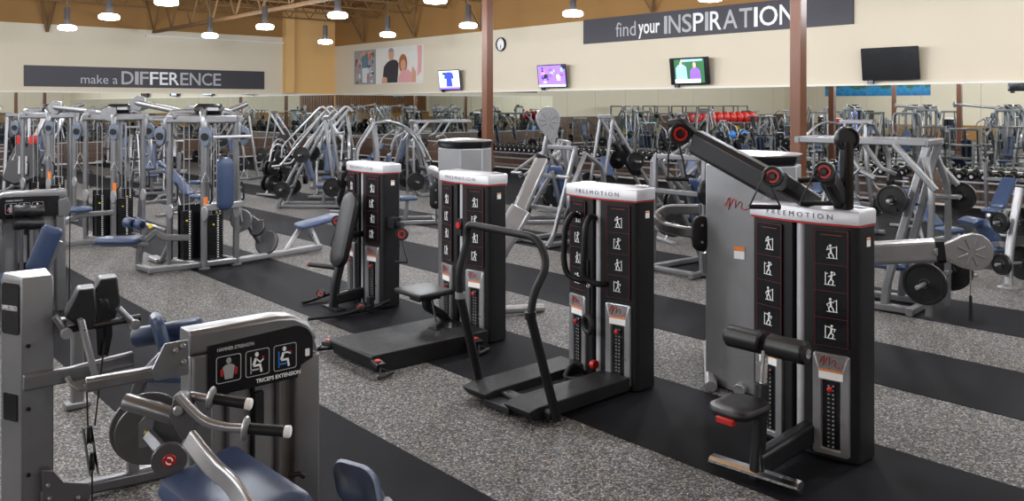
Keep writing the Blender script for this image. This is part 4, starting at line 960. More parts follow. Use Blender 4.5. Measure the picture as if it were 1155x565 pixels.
# arm pad (large blue) and seat
pads = [at_d(px, py, d) for px, py, d in ((252, 500, 3.35), (330, 548, 3.05), (190, 548, 3.0))]
def pad3(o, par, A0, B0, C0, th, rc, mt_='blue_vinyl', nm='pad'):
    """cushion from three top corners A (shared), B, C"""
    x = B0 - A0; y = C0 - A0; c = A0 + x/2 + y/2
    xd = x.normalized(); yd = (y - xd * y.dot(xd)).normalized()
    n = xd.cross(yd)
    if n.z < 0: xd, yd = yd, xd; lx, ly = y.length, x.length
    else: lx, ly = x.length, y.length
    b = MB(o); b.pad(c - xd.cross(yd)*th/2, xd, yd, lx, ly, th, rc); return b.build(nm, mt_, par)
A0, B0, C0 = at_z(253, 490, 1.0), at_z(344, 548, 0.94), at_z(184, 545, 0.94)
pad3(O, TA, A0, B0, C0, 0.11, 0.04, nm='arm_pad')
q = (B0 + C0)/2
b = MB(O); b.bar([V(q.x+0.0, q.y+0.1, 0.86), V(q.x, q.y+0.1, 0.10)], 0.08, 0.1, up=(1, 0, 0)); b.build('pad_post', 'silver_paint', TA, bev=0.004)
b = MB(O); b.pad((q.x+0.1, q.y-0.3, 0.5), (1, 0, 0), (0, 1, 0), 0.4, 0.35, 0.08, 0.08); b.build('seat', 'blue_vinyl', TA)
b = MB(O); b.bar([V(q.x+0.1, q.y-0.3, 0.46), V(q.x+0.1, q.y-0.3, 0.1)], 0.07, 0.08, up=(1, 0, 0)); b.bar([V(pc.x, 2.5, 0.06), V(q.x+0.1, q.y-0.45, 0.06)], 0.1, 0.08); b.build('seat_post', 'silver_paint', TA, bev=0.004)
k0 = AY(325, 536, 3.66)
b = MB(O); b.tube([k0, k0 + V(0.05, -0.02, 0.0), k0 + V(0.07, -0.02, -0.02)], 0.012, 8); b.build('pin_holder', 'black_rubber', TA)

# -- B: column machine on the far left with cables, black counterweights and levers
org = at_z(27, 571, 0); org = (org.x, org.y, 0); O = V(org)
TB = thing('leg_press_machine', 'grey lever machine with logo column, black counterweights and hanging cable, at the left edge', 'exercise machine', org)
b = MB(O); b.loft([[V(org[0]+x, org[1]+y, z) for x, y in ((-0.035, -0.115), (0.135, -0.115), (0.135, 0.055), (-0.112, 0.055))] for z in (0.0, 1.36)] + [[V(org[0]+x, org[1]+y, 1.385+0.02*(y > 0)) for x, y in ((-0.027, -0.107), (0.127, -0.107), (0.127, 0.047), (-0.102, 0.047))]])
b.build('column', 'silver_paint', TB, bev=0.006)
b = MB(O); b.prism(rrect(0.15, 0.30, 0.02, 3), V(org[0]-0.0765, org[1]-0.031, 1.2), (0.077, -0.17, 0), (0, 0, 1), 0.006); pq = b.build('logo_plate', 'gloss_black', TB)
lettering('HAMMER STRENGTH', 0.13, 0.03, (org[0]-0.108, org[1]+0.027, 1.19), (0.077, -0.17, 0), (0, 0, 1), 'white_print', pq, depth=0.001, org=org)
b = MB(O); b.prism(rrect(0.12, 0.16, 0.01, 3), V(org[0]-0.0765, org[1]-0.031, 0.62), (0.077, -0.17, 0), (0, 0, 1), 0.006); b.build('notice_plate', 'gloss_black', TB)
for px, py in ((21, 393), (21, 465), (21, 540), (21, 575)):
    p = at_d(px, py, 4.95); b = MB(O); b.lathe([(0.001, 0), (0.012, 0.0), (0.012, 0.012), (0.001, 0.014)], V(org[0], org[1]-0.115, p.z), (0, -1, 0), 10); b.build('bolt', 'iron', TB)
X0 = org[0]
def BY(px, py, dy=0.0): return at_y(px, py, org[1] + dy)
b = MB(O); b.bar([BY(40, 373, -0.05), BY(74, 366, -0.05)], 0.07, 0.09); b.build('upper_arm', 'silver_paint', TB, bev=0.004)
b = MB(O); b.bar([BY(26, 432, -0.14), BY(80, 422, -0.14), BY(150, 404, -0.14)], 0.05, 0.09); b.build('middle_beam', 'silver_paint', TB, bev=0.004)
b = MB(O); b.bar([BY(97, 435, -0.24), BY(171, 420, -0.24)], 0.05, 0.08); b.build('cross_beam', 'silver_paint', TB, bev=0.004)
b = MB(O); b.tube([BY(76, 426, -0.2), BY(80, 433, -0.24), BY(90, 439, -0.28), BY(102, 438, -0.28)], 0.016, 8); b.build('bent_tube', 'silver_paint', TB)
b = MB(O); b.bar([BY(45, 561, -0.12), BY(190, 530, -0.12)], 0.08, 0.08); b.build('floor_beam', 'gunmetal', TB, bev=0.004)
pl = [BY(px, py, -0.17) for px, py in ((48, 531), (60, 531), (72, 544), (100, 545), (103, 552), (100, 575), (48, 575))]
b = MB(O); b.loft([pl, [p + V(0, 0.012, 0) for p in pl]]); g = b.build('gusset_plate', 'gunmetal', TB, bev=0.003)
for px, py in ((54, 547), (56, 562), (88, 561)): bolt(g, BY(px, py, -0.172), (0, -1, 0), 0.012, 'light_silver', O)
b = MB(O); b.bar([BY(91, 360, -0.3), BY(109, 430, -0.3)], 0.03, 0.075, up=(0, 1, 0)); b.build('lever_bar', 'light_silver', TB, bev=0.004)
b = MB(O)
b = MB(O); b.tube([BY(76, 372, -0.2), BY(158, 358, -0.2)], 0.022, 10); b.build('pivot_shaft', 'iron', TB)
for k, (cx, cy, s) in enumerate(((92, 346, 1.0), (117, 335, 1.05))):
    dy = -0.25 + 0.12*k
    pl = [BY(cx + s*1.18*u, cy + s*1.12*v, dy) for u, v in ((-16, 10), (-3, -17), (13, -19), (15, 5), (10, 24), (-4, 20))]
    b = MB(O); b.loft([pl, [p + V(0.03, 0.16, 0.0) for p in pl]]); b.build('counterweight', 'black_vinyl', TB, bev=0.012)
for px in (112, 119):
    pl = [BY(px + u, 367 + v, -0.2) for u, v in ((-4, -28), (2, -30), (7, -15), (8, 10), (3, 35), (-2, 33), (-4, 0))]
    b = MB(O); b.loft([pl, [p + V(0.0, 0.012, 0) for p in pl]]); b.build('cam_plate', 'gloss_black', TB, bev=0.002)
for px, py, dx in ((62, 357, 14), (133, 347, 20)):
    b = MB(O); b.tube([BY(px, py, -0.22), BY(px+dx, py+20, -0.22)], 0.02, 10); b.build('lever_tube', 'silver_paint', TB)
    c = BY(px+dx-1, py+19, -0.25); b = MB(O); b.lathe([(0.001, -0.02), (0.03, -0.02), (0.034, 0), (0.03, 0.02), (0.001, 0.02)], c, (0, 1, 0), 16); b.build('roller_bearing', 'light_silver', TB)
b = MB(O); b.tube([BY(118, 385, -0.22), BY(107, 480, -0.26)], 0.005, 6); b.tube([BY(98, 440, -0.26), BY(99, 480, -0.26)], 0.005, 6); b.tube([BY(104, 530, -0.26), BY(104, 585, -0.26)], 0.005, 6); b.build('cable', 'black_rubber', TB)
for k, (px, py) in enumerate(((101, 490), (104, 520))):
    pulley_c = BY(px, py, -0.26); b = MB(O); pulley(b, pulley_c, (0.9, -0.3, 0), 0.055, 0.025); b.build('cable_pulley', 'black_rubber', TB)
for dx in (-0.022, 0.022):
    b = MB(O); b.bar([BY(98, 481, -0.26) + V(dx, 0, 0), BY(106, 535, -0.26) + V(dx, 0, 0)], 0.004, 0.05, up=(0, 1, 0)); b.build('pulley_bracket', 'iron', TB)
# seat side of B: blue pad and roller behind the gusset of A
b = MB(O); p0, p1 = BY(178, 394, 0.05), BY(168, 362, 0.15); p1 = p1; yd = (p1-p0).normalized(); xd = V(0.35, -0.94, 0).normalized(); xd = (xd - yd*xd.dot(yd)).normalized()
c = at_d(181, 377, 5.3)
b.pad(c, (RT*0.5 - FW*0.86).normalized(), (V(0, 0, 1) - RT*0.28).normalized(), 0.24, 0.26, 0.07, 0.07); b.build('hip_pad', 'blue_vinyl', TB)
b = MB(O); b.lathe([(0.001, 0), (0.055, 0.004), (0.065, 0.02), (0.065, 0.42), (0.055, 0.436), (0.001, 0.44)], at_d(151, 381, 5.5), RT*0.98 + V(0, 0, 0.16), 22); b.build('foam_roller', 'blue_vinyl', TB)
b = MB(O); b.bar([at_d(185, 400, 5.4), at_d(155, 432, 5.4), at_d(150, 510, 5.4)], 0.07, 0.07, up=RT, r=0.1); b.build('seat_stem', 'silver_paint', TB, bev=0.004)
b = MB(O); b.pad(at_d(205, 415, 5.3), RT, (FW).normalized(), 0.40, 0.4, 0.08, 0.08); b.build('seat', 'blue_vinyl', TB)
p = at_d(150, 510, 5.4)
b = MB(O); b.bar([V(p.x-0.05, p.y, 0.05), V(p.x+0.7, p.y, 0.05)], 0.08, 0.08); b.bar([p, V(p.x, p.y, 0.05)], 0.07, 0.07, up=(1, 0, 0)); b.build('rear_foot', 'silver_paint', TB, bev=0.004)
b = MB(O); p = at_z(87, 456, 0.03); b.bar([p - V(0.09, 0, 0), p + V(0.09, 0, 0)], 0.1, 0.05); b.bar([p, p + V(0, 0, 0.62)], 0.09, 0.07, up=(0, 1, 0)); b.build('mid_post', 'silver_paint', TB, bev=0.004)

# -- C: second chart tower on the left, with two black rollers and a blue back rest
X1 = 2.62; Yc = 11.02
org = (2.2, 10.7, 0); O = V(org)
TC = thing('seated_leg_curl_machine', 'grey tower machine with black chart and narrow blue back rest, upper left edge', 'exercise machine', org)
hs_tower(TC, org, Yc, 1.86, X1, None, False)
for z0 in (-1, 1):
    b = MB(O); c = at_y(24 + 16*(z0 > 0), 252, Yc-0.25); b.lathe([(0.001, -0.085), (0.06, -0.08), (0.068, -0.06), (0.068, 0.06), (0.06, 0.08), (0.001, 0.085)], c, (0.0, 0.0, 1) if 0 else (1, 0, 0), 18); b.build('ankle_roller', 'black_vinyl', TC)
    b = MB(O); b.lathe([(0.001, -0.085), (0.06, -0.08), (0.068, -0.06), (0.068, 0.06), (0.06, 0.08), (0.001, 0.085)], c + V(0, 0, 0.14), (1, 0, 0), 18); b.build('ankle_roller', 'black_vinyl', TC)
    b = MB(O); b.tube([c, V(c.x, Yc-0.25, 0.25), V(c.x, Yc-0.05, 0.2)], 0.022, 8); b.build('roller_arm', 'gunmetal', TC)
b = MB(O); p0 = at_d(42, 300, 9.3); p1 = at_d(58, 262, 9.35); yd = (p1-p0).normalized(); xd = V(0.95, -0.3, 0); xd = (xd-yd*xd.dot(yd)).normalized(); b.pad((p0+p1)/2, xd, yd, 0.22, 0.52, 0.09, 0.05); b.build('back_rest', 'blue_vinyl', TC)
b = MB(O); b.pad(p0 + V(-0.25, 0.1, -0.12), (1, 0, 0), (0, 1, 0), 0.45, 0.4, 0.09, 0.08); b.build('seat', 'blue_vinyl', TC)
b = MB(O); b.bar([p1 + V(0.08, 0, -0.1), p0 + V(0.05, 0, -0.1), V(p0.x, p0.y, 0.05)], 0.08, 0.08, up=(0, 1, 0), r=0.1); b.bar([V(p0.x, p0.y-0.2, 0.05), V(p0.x, Yc, 0.05)], 0.09, 0.08); b.build('seat_frame', 'silver_paint', TC, bev=0.004)
pl = [at_y(px, py, Yc-0.09) for px, py in ((66, 226), (76, 222), (81, 232), (78, 242), (66, 244))]
b = MB(O); b.loft([pl, [p + V(0, 0.02, 0) for p in pl]]); b.build('gusset_plate', 'silver_paint', TC, bev=0.003)
b = MB(O); b.tube([at_y(79, 238, Yc-0.05), at_y(78, 345, Yc-0.05)], 0.006, 6); b.build('cable', 'black_rubber', TC)

# -- D: blue head rest pad at the bottom edge
p = at_d(404, 548, 3.9); org = (p.x, p.y, 0); O = V(org)
TD = thing('exercise_machine', 'blue headrest pad on a dark bracket cut by the bottom edge', 'exercise machine', org)
b = MB(O); b.pad(p, (RT*0.93 - FW*0.35 + V(0, 0, -0.1)).normalized(), (V(0, 0, 1) - RT*0.3 + FW*0.5).normalized(), 0.24, 0.21, 0.09, 0.07); b.build('head_rest', 'blue_vinyl', TD)
b = MB(O); b.bar([at_d(414, 533, 4.05), at_d(432, 570, 4.05)], 0.05, 0.04, up=-FW); b.build('bracket', 'charcoal_paint', TD, bev=0.003)
b = MB(O); q = at_d(432, 570, 4.05); b.bar([q, V(q.x-0.1, q.y-0.25, 0.5), V(q.x-0.1, q.y-0.25, 0.0)], 0.08, 0.08, up=(1, 0, 0)); b.build('post', 'charcoal_paint', TD, bev=0.004)
b = MB(O); b.box((q.x-0.1, q.y-0.25, 0.03), (0.5, 0.4, 0.06)); b.build('foot', 'charcoal_paint', TD, bev=0.004)
# ---------------------------------------------------------------- plate loaded machines, racks, benches
def tmat(loc, rz): return Matrix.Translation(V(loc)) @ Matrix.Rotation(rz, 4, 'Z')
PLATE = {}
def plate_proto(r):
    k = round(r, 3)
    if k not in PLATE:
        b = MB(); R = r
        b.lathe([(0.027, -0.02), (0.05, -0.024), (0.06, -0.014), (R*0.84, -0.012), (R*0.87, -0.024), (R*0.98, -0.024), (R, -0.018), (R, 0.018), (R*0.98, 0.024), (R*0.87, 0.024), (R*0.84, 0.012), (0.06, 0.014), (0.05, 0.024), (0.027, 0.02), (0.027, -0.02)], (0, 0, 0), (1, 0, 0), 26)
        o = b.build('weight_plate', 'iron'); COL.objects.unlink(o); PLATE[k] = o
    return PLATE[k]
def plate(p, ax, r, label, group):
    o = plate_proto(r).copy(); o.name = 'weight_plate'; COL.objects.link(o)
    ax = V(ax).normalized(); q = V(1, 0, 0).rotation_difference(ax)
    o.matrix_world = Matrix.Translation(V(p)) @ q.to_matrix().to_4x4()
    tag(o, label, 'weight plate', group)
    return o
def horn(par, p, d, L=0.36):
    """steel sleeve that plates slide on"""
    d = V(d).normalized(); b = MB(); b.lathe([(0.032, 0), (0.032, 0.02), (0.0235, 0.022), (0.0235, L), (0.018, L+0.006), (0.001, L+0.007)], p, d, 14)
    return b.build('plate_sleeve', 'light_silver', par)
LEVERS = {}
def lever_machine(kind, label, loc, rz, loads=None, group=None, plates=True, plabel=None, par=None):
    """loads: list of plate counts for the sleeves in order"""
    if kind in LEVERS:
        t0, sl = LEVERS[kind]; t = dup(t0, loc, rz, label); 
        if 'group' in t: del t['group']
        if group: t['group'] = group
    else:
        t = thing({'press': 'incline_press_machine', 'ladder': 'chest_press_machine', 'row': 'high_row_machine', 'arc': 'shoulder_press_machine', 'rail': 'pulldown_machine', 'squat': 'squat_machine'}[kind], label, 'weight machine', (0, 0, 0), 0, group)
        sl = []; P = 'silver_paint'
        def Bb(pts, w, h, nm, m_=P, up=(0, 0, 1), r=0.0):
            b = MB(); b.bar(pts, w, h, up=up, r=r); return b.build(nm, m_, t, bev=0.004)
        def Tt(pts, rad, nm, m_=P, r=0.08):
            b = MB(); b.tube(pts, rad, 10, r=r); return b.build(nm, m_, t)
        def pads(x0, z0, lean=0.25, h=0.75):
            b = MB(); b.pad((x0+0.28, 0, z0), (1, 0, 0), (0, 1, 0), 0.42, 0.34, 0.08, 0.08); b.build('seat', 'blue_vinyl', t)
            yd = V(-lean, 0, 1).normalized(); b = MB(); b.pad(V(x0, 0, z0+0.12) + yd*h/2, (0, 1, 0), yd, 0.3, h, 0.08, 0.07); b.build('back_rest', 'blue_vinyl', t)
            Bb([(x0+0.28, 0, z0-0.05), (x0+0.24, 0, 0.06)], 0.08, 0.08, 'seat_post', up=(1, 0, 0))
            Bb([V(x0-0.06, 0, z0+0.1), V(x0-0.08, 0, z0+0.1) + yd*h*0.9], 0.06, 0.06, 'back_rest_frame', up=(1, 0, 0))
        if kind in ('press', 'ladder'):
            ln = 0.5 if kind == 'ladder' else 0.06; H = 1.68
            b = MB()
            for s in (-1, 1): b.bar([(-0.25, 0.42*s, 0.05), (1.3, 0.30*s, 0.05)], 0.075, 0.08)
            b.bar([(1.3, -0.45, 0.05), (1.3, 0.45, 0.05)], 0.075, 0.08); b.bar([(-0.1, -0.4, 0.05), (-0.1, 0.4, 0.05)], 0.07, 0.07); b.build('base_frame', P, t, bev=0.004)
            for s in (-1, 1):
                Bb([(-0.3 if kind == 'ladder' else 0, 0.45*s, 0.03), (-0.12 if kind == 'ladder' else 0.0, 0.43*s, 0.2), (ln, 0.34*s if kind == 'ladder' else 0.43*s, H)], 0.06, 0.075, 'upright', up=(1, 0, 0), r=0.15)
                Bb([(ln-0.02, 0.34*s, H-0.06), (0.95, 0.28*s, 0.08)], 0.05, 0.07, 'brace', up=(1, 0, 0))
            for z in (H-0.03, 1.15, 0.6):
                k = z/H; w = 0.47 - 0.08*k; Bb([(ln*k*0.97, -w, z), (ln*k*0.97, w, z)], 0.06, 0.075, 'cross_bar')
            pads(0.55, 0.5, 0.3)
            Bb([(ln, 0, H-0.03), (ln+0.12, 0, 1.3), (0.5, 0, 0.6)], 0.06, 0.07, 'spine', up=(1, 0, 0))
            for s in (-1, 1):
                Bb([(ln+0.02, 0.5*s, H-0.1), (ln+0.45, 0.55*s, H-0.35), (1.0, 0.55*s, 1.0)], 0.06, 0.08, 'lever_arm', up=(0, 1, 0), r=0.2)
                Tt([(1.0, 0.55*s, 1.0), (1.05, 0.5*s, 0.95), (1.05, 0.25*s, 0.98)], 0.018, 'handle', 'black_rubber')
                Bb([(ln+0.05, 0.52*s, H-0.12), (0.1, 0.56*s, 0.85), (0.12, 0.56*s, 0.45)], 0.05, 0.08, 'weight_arm', up=(0, 1, 0), r=0.1)
                horn(t, (0.12, 0.58*s, 0.5), (0, s, 0)); sl.append(((0.12, 0.66*s, 0.5), (0, s, 0), 0.225))
                horn(t, (-0.05, 0.47*s, 1.2), (0, s, 0), 0.25); sl.append(((-0.05, 0.54*s, 1.2), (0, s, 0), 0.17))
        elif kind == 'row':
            b = MB(); b.bar([(-0.75, 0.30, 0.05), (1.0, 0.30, 0.05)], 0.08, 0.09); b.bar([(-0.75, -0.30, 0.05), (1.0, -0.30, 0.05)], 0.08, 0.09)
            b.bar([(1.0, -0.4, 0.05), (1.0, 0.4, 0.05)], 0.08, 0.09); b.bar([(-0.75, -0.35, 0.05), (-0.75, 0.35, 0.05)], 0.08, 0.09); b.build('base_frame', P, t, bev=0.004)
            for s in (-1, 1):
                Bb([(0.7, 0.30*s, 0.06), (0.72, 0.29*s, 0.3), (1.15, 0.2*s, 1.98)], 0.07, 0.09, 'slanted_post', up=(1, 0, 0), r=0.2)
                Bb([(1.2, 0.36*s, 0.03), (1.22, 0.32*s, 1.45), (1.12, 0.22*s, 1.8)], 0.055, 0.07, 'rear_post', up=(1, 0, 0), r=0.3)
                Bb([(1.15, 0.28*s, 1.97), (-0.35, 0.28*s, 1.97)], 0.06, 0.08, 'top_beam')
                Bb([(0.85, 0.42*s, 1.95), (1.3, 0.44*s, 1.45)], 0.06, 0.09, 'lever_arm', up=(0, 1, 0))
                Bb([(0.2, 0.32*s, 1.98), (0.45, 0.34*s, 1.62), (0.62, 0.36*s, 1.55)], 0.05, 0.06, 'lever_arm', up=(0, 1, 0))
                Tt([(0.45, 0.36*s, 1.66), (0.3, 0.38*s, 1.5), (0.34, 0.42*s, 1.38), (0.48, 0.4*s, 1.3)], 0.016, 'handle', P)
                hx = 0.85 if s < 0 else 1.32; horn(t, (1.2, 0.42*s, 0.42), (0, s, 0)); sl.append(((1.2, 0.5*s, 0.42), (0, s, 0), 0.235))
                horn(t, (hx, 0.34*s, 1.32), (0, s, 0), 0.3); sl.append(((hx, 0.46*s, 1.32), (0, s, 0), 0.17))
                Bb([(1.2, 0.3*s, 0.42), (1.2, 0.42*s, 0.42)], 0.06, 0.06, 'sleeve_bracket'); Bb([(0.98, 0.22*s, 1.32), (hx, 0.36*s, 1.32)], 0.06, 0.06, 'sleeve_bracket')
            Bb([(-0.35, -0.32, 1.97), (-0.35, 0.32, 1.97)], 0.06, 0.08, 'cross_bar'); Bb([(1.15, -0.3, 1.97), (1.15, 0.3, 1.97)], 0.06, 0.08, 'cross_bar')
            b = MB(); b.tube([(0.9, 0.55, 1.22), (0.9, -0.55, 1.22)], 0.018, 10); b.build('handle_bar', 'black_rubber', t)
            pads(0.38, 0.5, 0.25, 0.6)
            b = MB(); b.lathe([(0.001, -0.28), (0.06, -0.27), (0.065, -0.2), (0.065, 0.2), (0.06, 0.27), (0.001, 0.28)], (0.86, 0, 0.72), (0, 1, 0), 16); b.build('thigh_roller', 'black_vinyl', t)
            Bb([(0.86, 0, 0.72), (0.98, 0, 0.06)], 0.06, 0.06, 'roller_post', up=(1, 0, 0))
        elif kind == 'arc':
            b = MB()
            for s in (-1, 1): b.bar([(-0.6, 0.35*s, 0.05), (0.8, 0.35*s, 0.05)], 0.075, 0.08)
            b.bar([(-0.6, -0.5, 0.05), (-0.6, 0.5, 0.05)], 0.075, 0.08); b.bar([(0.8, -0.4, 0.05), (0.8, 0.4, 0.05)], 0.075, 0.08); b.build('base_frame', P, t, bev=0.004)
            for s in (-1, 1):
                Bb([(-0.6, 0.35*s, 0.05), (-0.35, 0.3*s, 1.1), (-0.45, 0.22*s, 2.05)], 0.07, 0.09, 'upright', up=(1, 0, 0), r=0.5)
                Tt([(-0.5, 0.3*s, 2.02), (-0.05, 0.45*s, 2.1), (0.4, 0.52*s, 1.8), (0.65, 0.52*s, 1.3)], 0.024, 'curved_arm', P, 0.35)
                Tt([(0.65, 0.52*s, 1.3), (0.68, 0.48*s, 1.22), (0.66, 0.26*s, 1.2)], 0.018, 'handle', 'black_rubber')
                Bb([(-0.45, 0.36*s, 2.05), (-0.8, 0.45*s, 1.5), (-0.75, 0.5*s, 0.95)], 0.05, 0.08, 'weight_arm', up=(0, 1, 0), r=0.2)
                horn(t, (-0.75, 0.52*s, 1.0), (0, s, 0)); sl.append(((-0.75, 0.6*s, 1.0), (0, s, 0), 0.225))
                horn(t, (-0.45, 0.38*s, 0.55), (0, s, 0), 0.25); sl.append(((-0.45, 0.45*s, 0.55), (0, s, 0), 0.19))
            Bb([(-0.47, -0.35, 2.08), (-0.47, 0.35, 2.08)], 0.08, 0.09, 'cross_bar'); Bb([(-0.38, -0.32, 1.2), (-0.38, 0.32, 1.2)], 0.07, 0.08, 'cross_bar'); Bb([(-0.45, -0.38, 0.55), (-0.45, 0.38, 0.55)], 0.07, 0.08, 'cross_bar')
            pads(-0.05, 0.5, 0.12, 0.8)
        elif kind == 'rail':
            b = MB()
            for s in (-1, 1): b.bar([(-0.6, 0.34*s, 0.05), (0.9, 0.34*s, 0.05)], 0.08, 0.08); 
            b.bar([(-0.6, -0.45, 0.05), (-0.6, 0.45, 0.05)], 0.08, 0.08); b.bar([(0.9, -0.45, 0.05), (0.9, 0.45, 0.05)], 0.08, 0.08); b.build('base_frame', P, t, bev=0.004)
            for s in (-1, 1):
                Bb([(-0.62, 0.36*s, 0.05), (-0.35, 0.34*s, 0.75), (0.35, 0.3*s, 1.9)], 0.07, 0.09, 'slanted_post', up=(0, 1, 0), r=0.3)
                Bb([(0.75, 0.3*s, 0.05), (0.45, 0.28*s, 2.05)], 0.07, 0.08, 'rear_post', up=(0, 1, 0))
                Tt([(-0.75, 0.42*s, 0.98), (-0.55, 0.42*s, 1.0), (0.5, 0.36*s, 2.28)], 0.026, 'long_lever', 'light_silver', 0.05)
                Tt([(-0.52, 0.44*s, 1.18), (-0.5, 0.44*s, 1.45), (0.42, 0.4*s, 2.4), (0.62, 0.4*s, 2.2)], 0.022, 'upper_lever', 'light_silver', 0.12)
                horn(t, (-0.05, 0.38*s, 1.25), (0, s, 0), 0.3); sl.append(((-0.05, 0.46*s, 1.25), (0, s, 0), 0.19))
                horn(t, (-0.5, 0.38*s, 0.45), (0, s, 0), 0.25); sl.append(((-0.5, 0.46*s, 0.45), (0, s, 0), 0.19))
                horn(t, (0.68, 0.34*s, 0.5), (0, s, 0), 0.3); sl.append(((0.68, 0.42*s, 0.5), (0, s, 0), 0.225))
            Bb([(0.4, -0.36, 2.1), (0.4, 0.36, 2.1)], 0.08, 0.09, 'cross_bar'); Bb([(-0.45, -0.4, 0.45), (-0.45, 0.4, 0.45)], 0.06, 0.07, 'cross_bar')
            pads(0.1, 0.5, 0.3, 0.7)
        else:
            b = MB()
            for s in (-1, 1): b.bar([(-0.9, 0.3*s, 0.05), (0.9, 0.3*s, 0.05)], 0.08, 0.09)
            b.bar([(-0.9, -0.4, 0.05), (-0.9, 0.4, 0.05)], 0.08, 0.09); b.bar([(0.9, -0.4, 0.05), (0.9, 0.4, 0.05)], 0.08, 0.09); b.build('base_frame', P, t, bev=0.004)
            for s in (-1, 1):
                Bb([(-0.85, 0.22*s, 0.1), (0.55, 0.22*s, 2.15)], 0.07, 0.08, 'slanted_rail', 'light_silver', up=(0, 1, 0))
                Bb([(0.85, 0.3*s, 0.06), (0.5, 0.26*s, 2.1)], 0.06, 0.08, 'rear_post', up=(0, 1, 0))
                b = MB(); b.pad((0.1, 0.17*s, 1.42), (0, 1, 0), (0.55, 0, 0.83), 0.16, 0.3, 0.12, 0.06); b.build('shoulder_pad', 'black_vinyl', t)
                horn(t, (-0.05, 0.28*s, 1.1), (0, s, 0), 0.3); sl.append(((-0.05, 0.36*s, 1.1), (0, s, 0), 0.225))
                horn(t, (0.75, 0.33*s, 0.6), (0, s, 0), 0.3); sl.append(((0.75, 0.42*s, 0.6), (0, s, 0), 0.225))
            b = MB(); b.pad((-0.15, 0, 1.05), (0, 1, 0), (0.56, 0, 0.83), 0.42, 0.75, 0.10, 0.1); b.build('back_rest', 'black_vinyl', t)
            b = MB(); b.box((-0.75, 0, 0.3), (0.5, 0.6, 0.04)); b.build('foot_plate', 'gunmetal', t)
            Bb([(0.53, -0.3, 2.13), (0.53, 0.3, 2.13)], 0.08, 0.09, 'cross_bar')
        KIDS[t.name] = list(t.children); LEVERS[kind] = (t, sl)
        t.location = loc; t.rotation_euler = (0, 0, rz)
    mw = tmat(loc, rz)
    if plates and loads:
        for (p, d, r), n in zip(sl, loads):
            for k in range(n):
                pp = mw @ (V(p) + V(d)*0.055*k); dd = mw.to_3x3() @ V(d)
                plate(pp, dd, r, plabel or ('black iron weight plate loaded on the ' + label.split(',')[0]), 'weight plates on the ' + label.split(',')[0])
    return t
def lm(*a, **k): return lever_machine(*a, **k)
# rear sides towards us, facing the mirrors
lm('ladder', 'ladder framed grey press machine, left of the third tower, its slanted uprights leaning away', (10.05, 10.75, 0), 0.0, [1, 0, 1, 0], plabel='black iron weight plate low on the slanted ladder press machine')
lm('press', 'upright grey press machine with blue back rest, between third tower and grey cabinet', (9.75, 7.6, 0), 0.0, [1, 1, 1, 0], plabel='black iron weight plate on the press machine between third tower and cabinet')
lm('row', 'grey high row machine with long top beam, right of the nearest tower', (10.0, 5.35, 0), -PI/2 + 0.12, [1, 2, 2, 1], plabel='black iron weight plate on the high row machine right of the nearest tower')
lm('arc', 'grey press machine with curved arms, right of the farthest tower', (9.6, 14.6, 0), -0.5, [1, 1, 2, 1], plabel='black iron weight plate on the curved arm press right of the farthest tower')
lm('rail', 'grey pulldown machine with long slanted levers, left of the farthest tower cap', (9.6, 18.3, 0), -0.75, [1, 1, 2, 1, 1, 1], plabel='black iron weight plate on the long lever machine left of the farthest tower')
lm('ladder', 'ladder framed grey press machine seen above the farthest tower cap', (11.5, 20.6, 0), -2.2, [2, 0, 1, 0], plabel='black iron weight plate on the ladder press above the farthest tower')
lm('press', 'grey press machine partly behind the raised arm of the crossover cabinet', (12.4, 12.5, 0), 2.6, [2, 1, 2, 1], plabel='black iron weight plate on the press behind the raised crossover arm')
lm('row', 'grey high row machine in the second row, left of the rust column by the clock', (13.9, 18.3, 0), 2.8, [2, 1, 1, 0], plabel='black iron weight plate on the second row high row machine')
lm('rail', 'grey pulldown machine with long slanted levers under the photo poster', (13.6, 24.3, 0), -0.6, [1, 0, 2, 0, 1, 1], plabel='black iron weight plate on the curved arm press under the poster')
lm('squat', 'grey squat machine with slanted rails in the back, left of centre', (14.4, 29.2, 0), 2.2, [1, 0, 2, 1], plabel='black iron weight plate on the slanted squat machine in the back')
lm('rail', 'grey pulldown machine with slanted levers in the back row near the orange corner', (11.4, 27.0, 0), -1.0, [1, 0, 1, 1], plabel='black iron weight plate on the back row press near the corner')
lm('row', 'grey high row machine in the back row under the word DIFFERENCE', (8.8, 27.2, 0), -1.6, [1, 1, 1, 0], plabel='black iron weight plate on the back row high row machine')
lm('squat', 'grey squat machine with long slanted rails at the left edge', (5.35, 27.2, 0), -1.9, [1, 0, 1, 0], plabel='black iron weight plate on the squat machine at the left edge')
lm('arc', 'grey press machine with curved arms behind the left cable station', (6.6, 31.0, 0), -1.4, [1, 1, 1, 0], plabel='black iron weight plate on the curved arm press behind the left station')
lm('squat', 'grey squat machine with slanted rails in front of the dumbbells, right of the clock column', (15.1, 13.3, 0), 2.9, [1, 1, 1, 1], plabel='black iron weight plate on the squat machine before the dumbbells')
lm('press', 'grey press machine standing close to the dumbbells, behind the third tower', (14.6, 10.6, 0), 2.9, [1, 1, 1, 0], plabel='black iron weight plate on the press close to the dumbbells')
lm('arc', 'grey press machine with curved arms seen over the grey cabinet', (15.0, 7.9, 0), 3.0, [1, 1, 1, 1], plabel='black iron weight plate on the curved arm press over the grey cabinet')

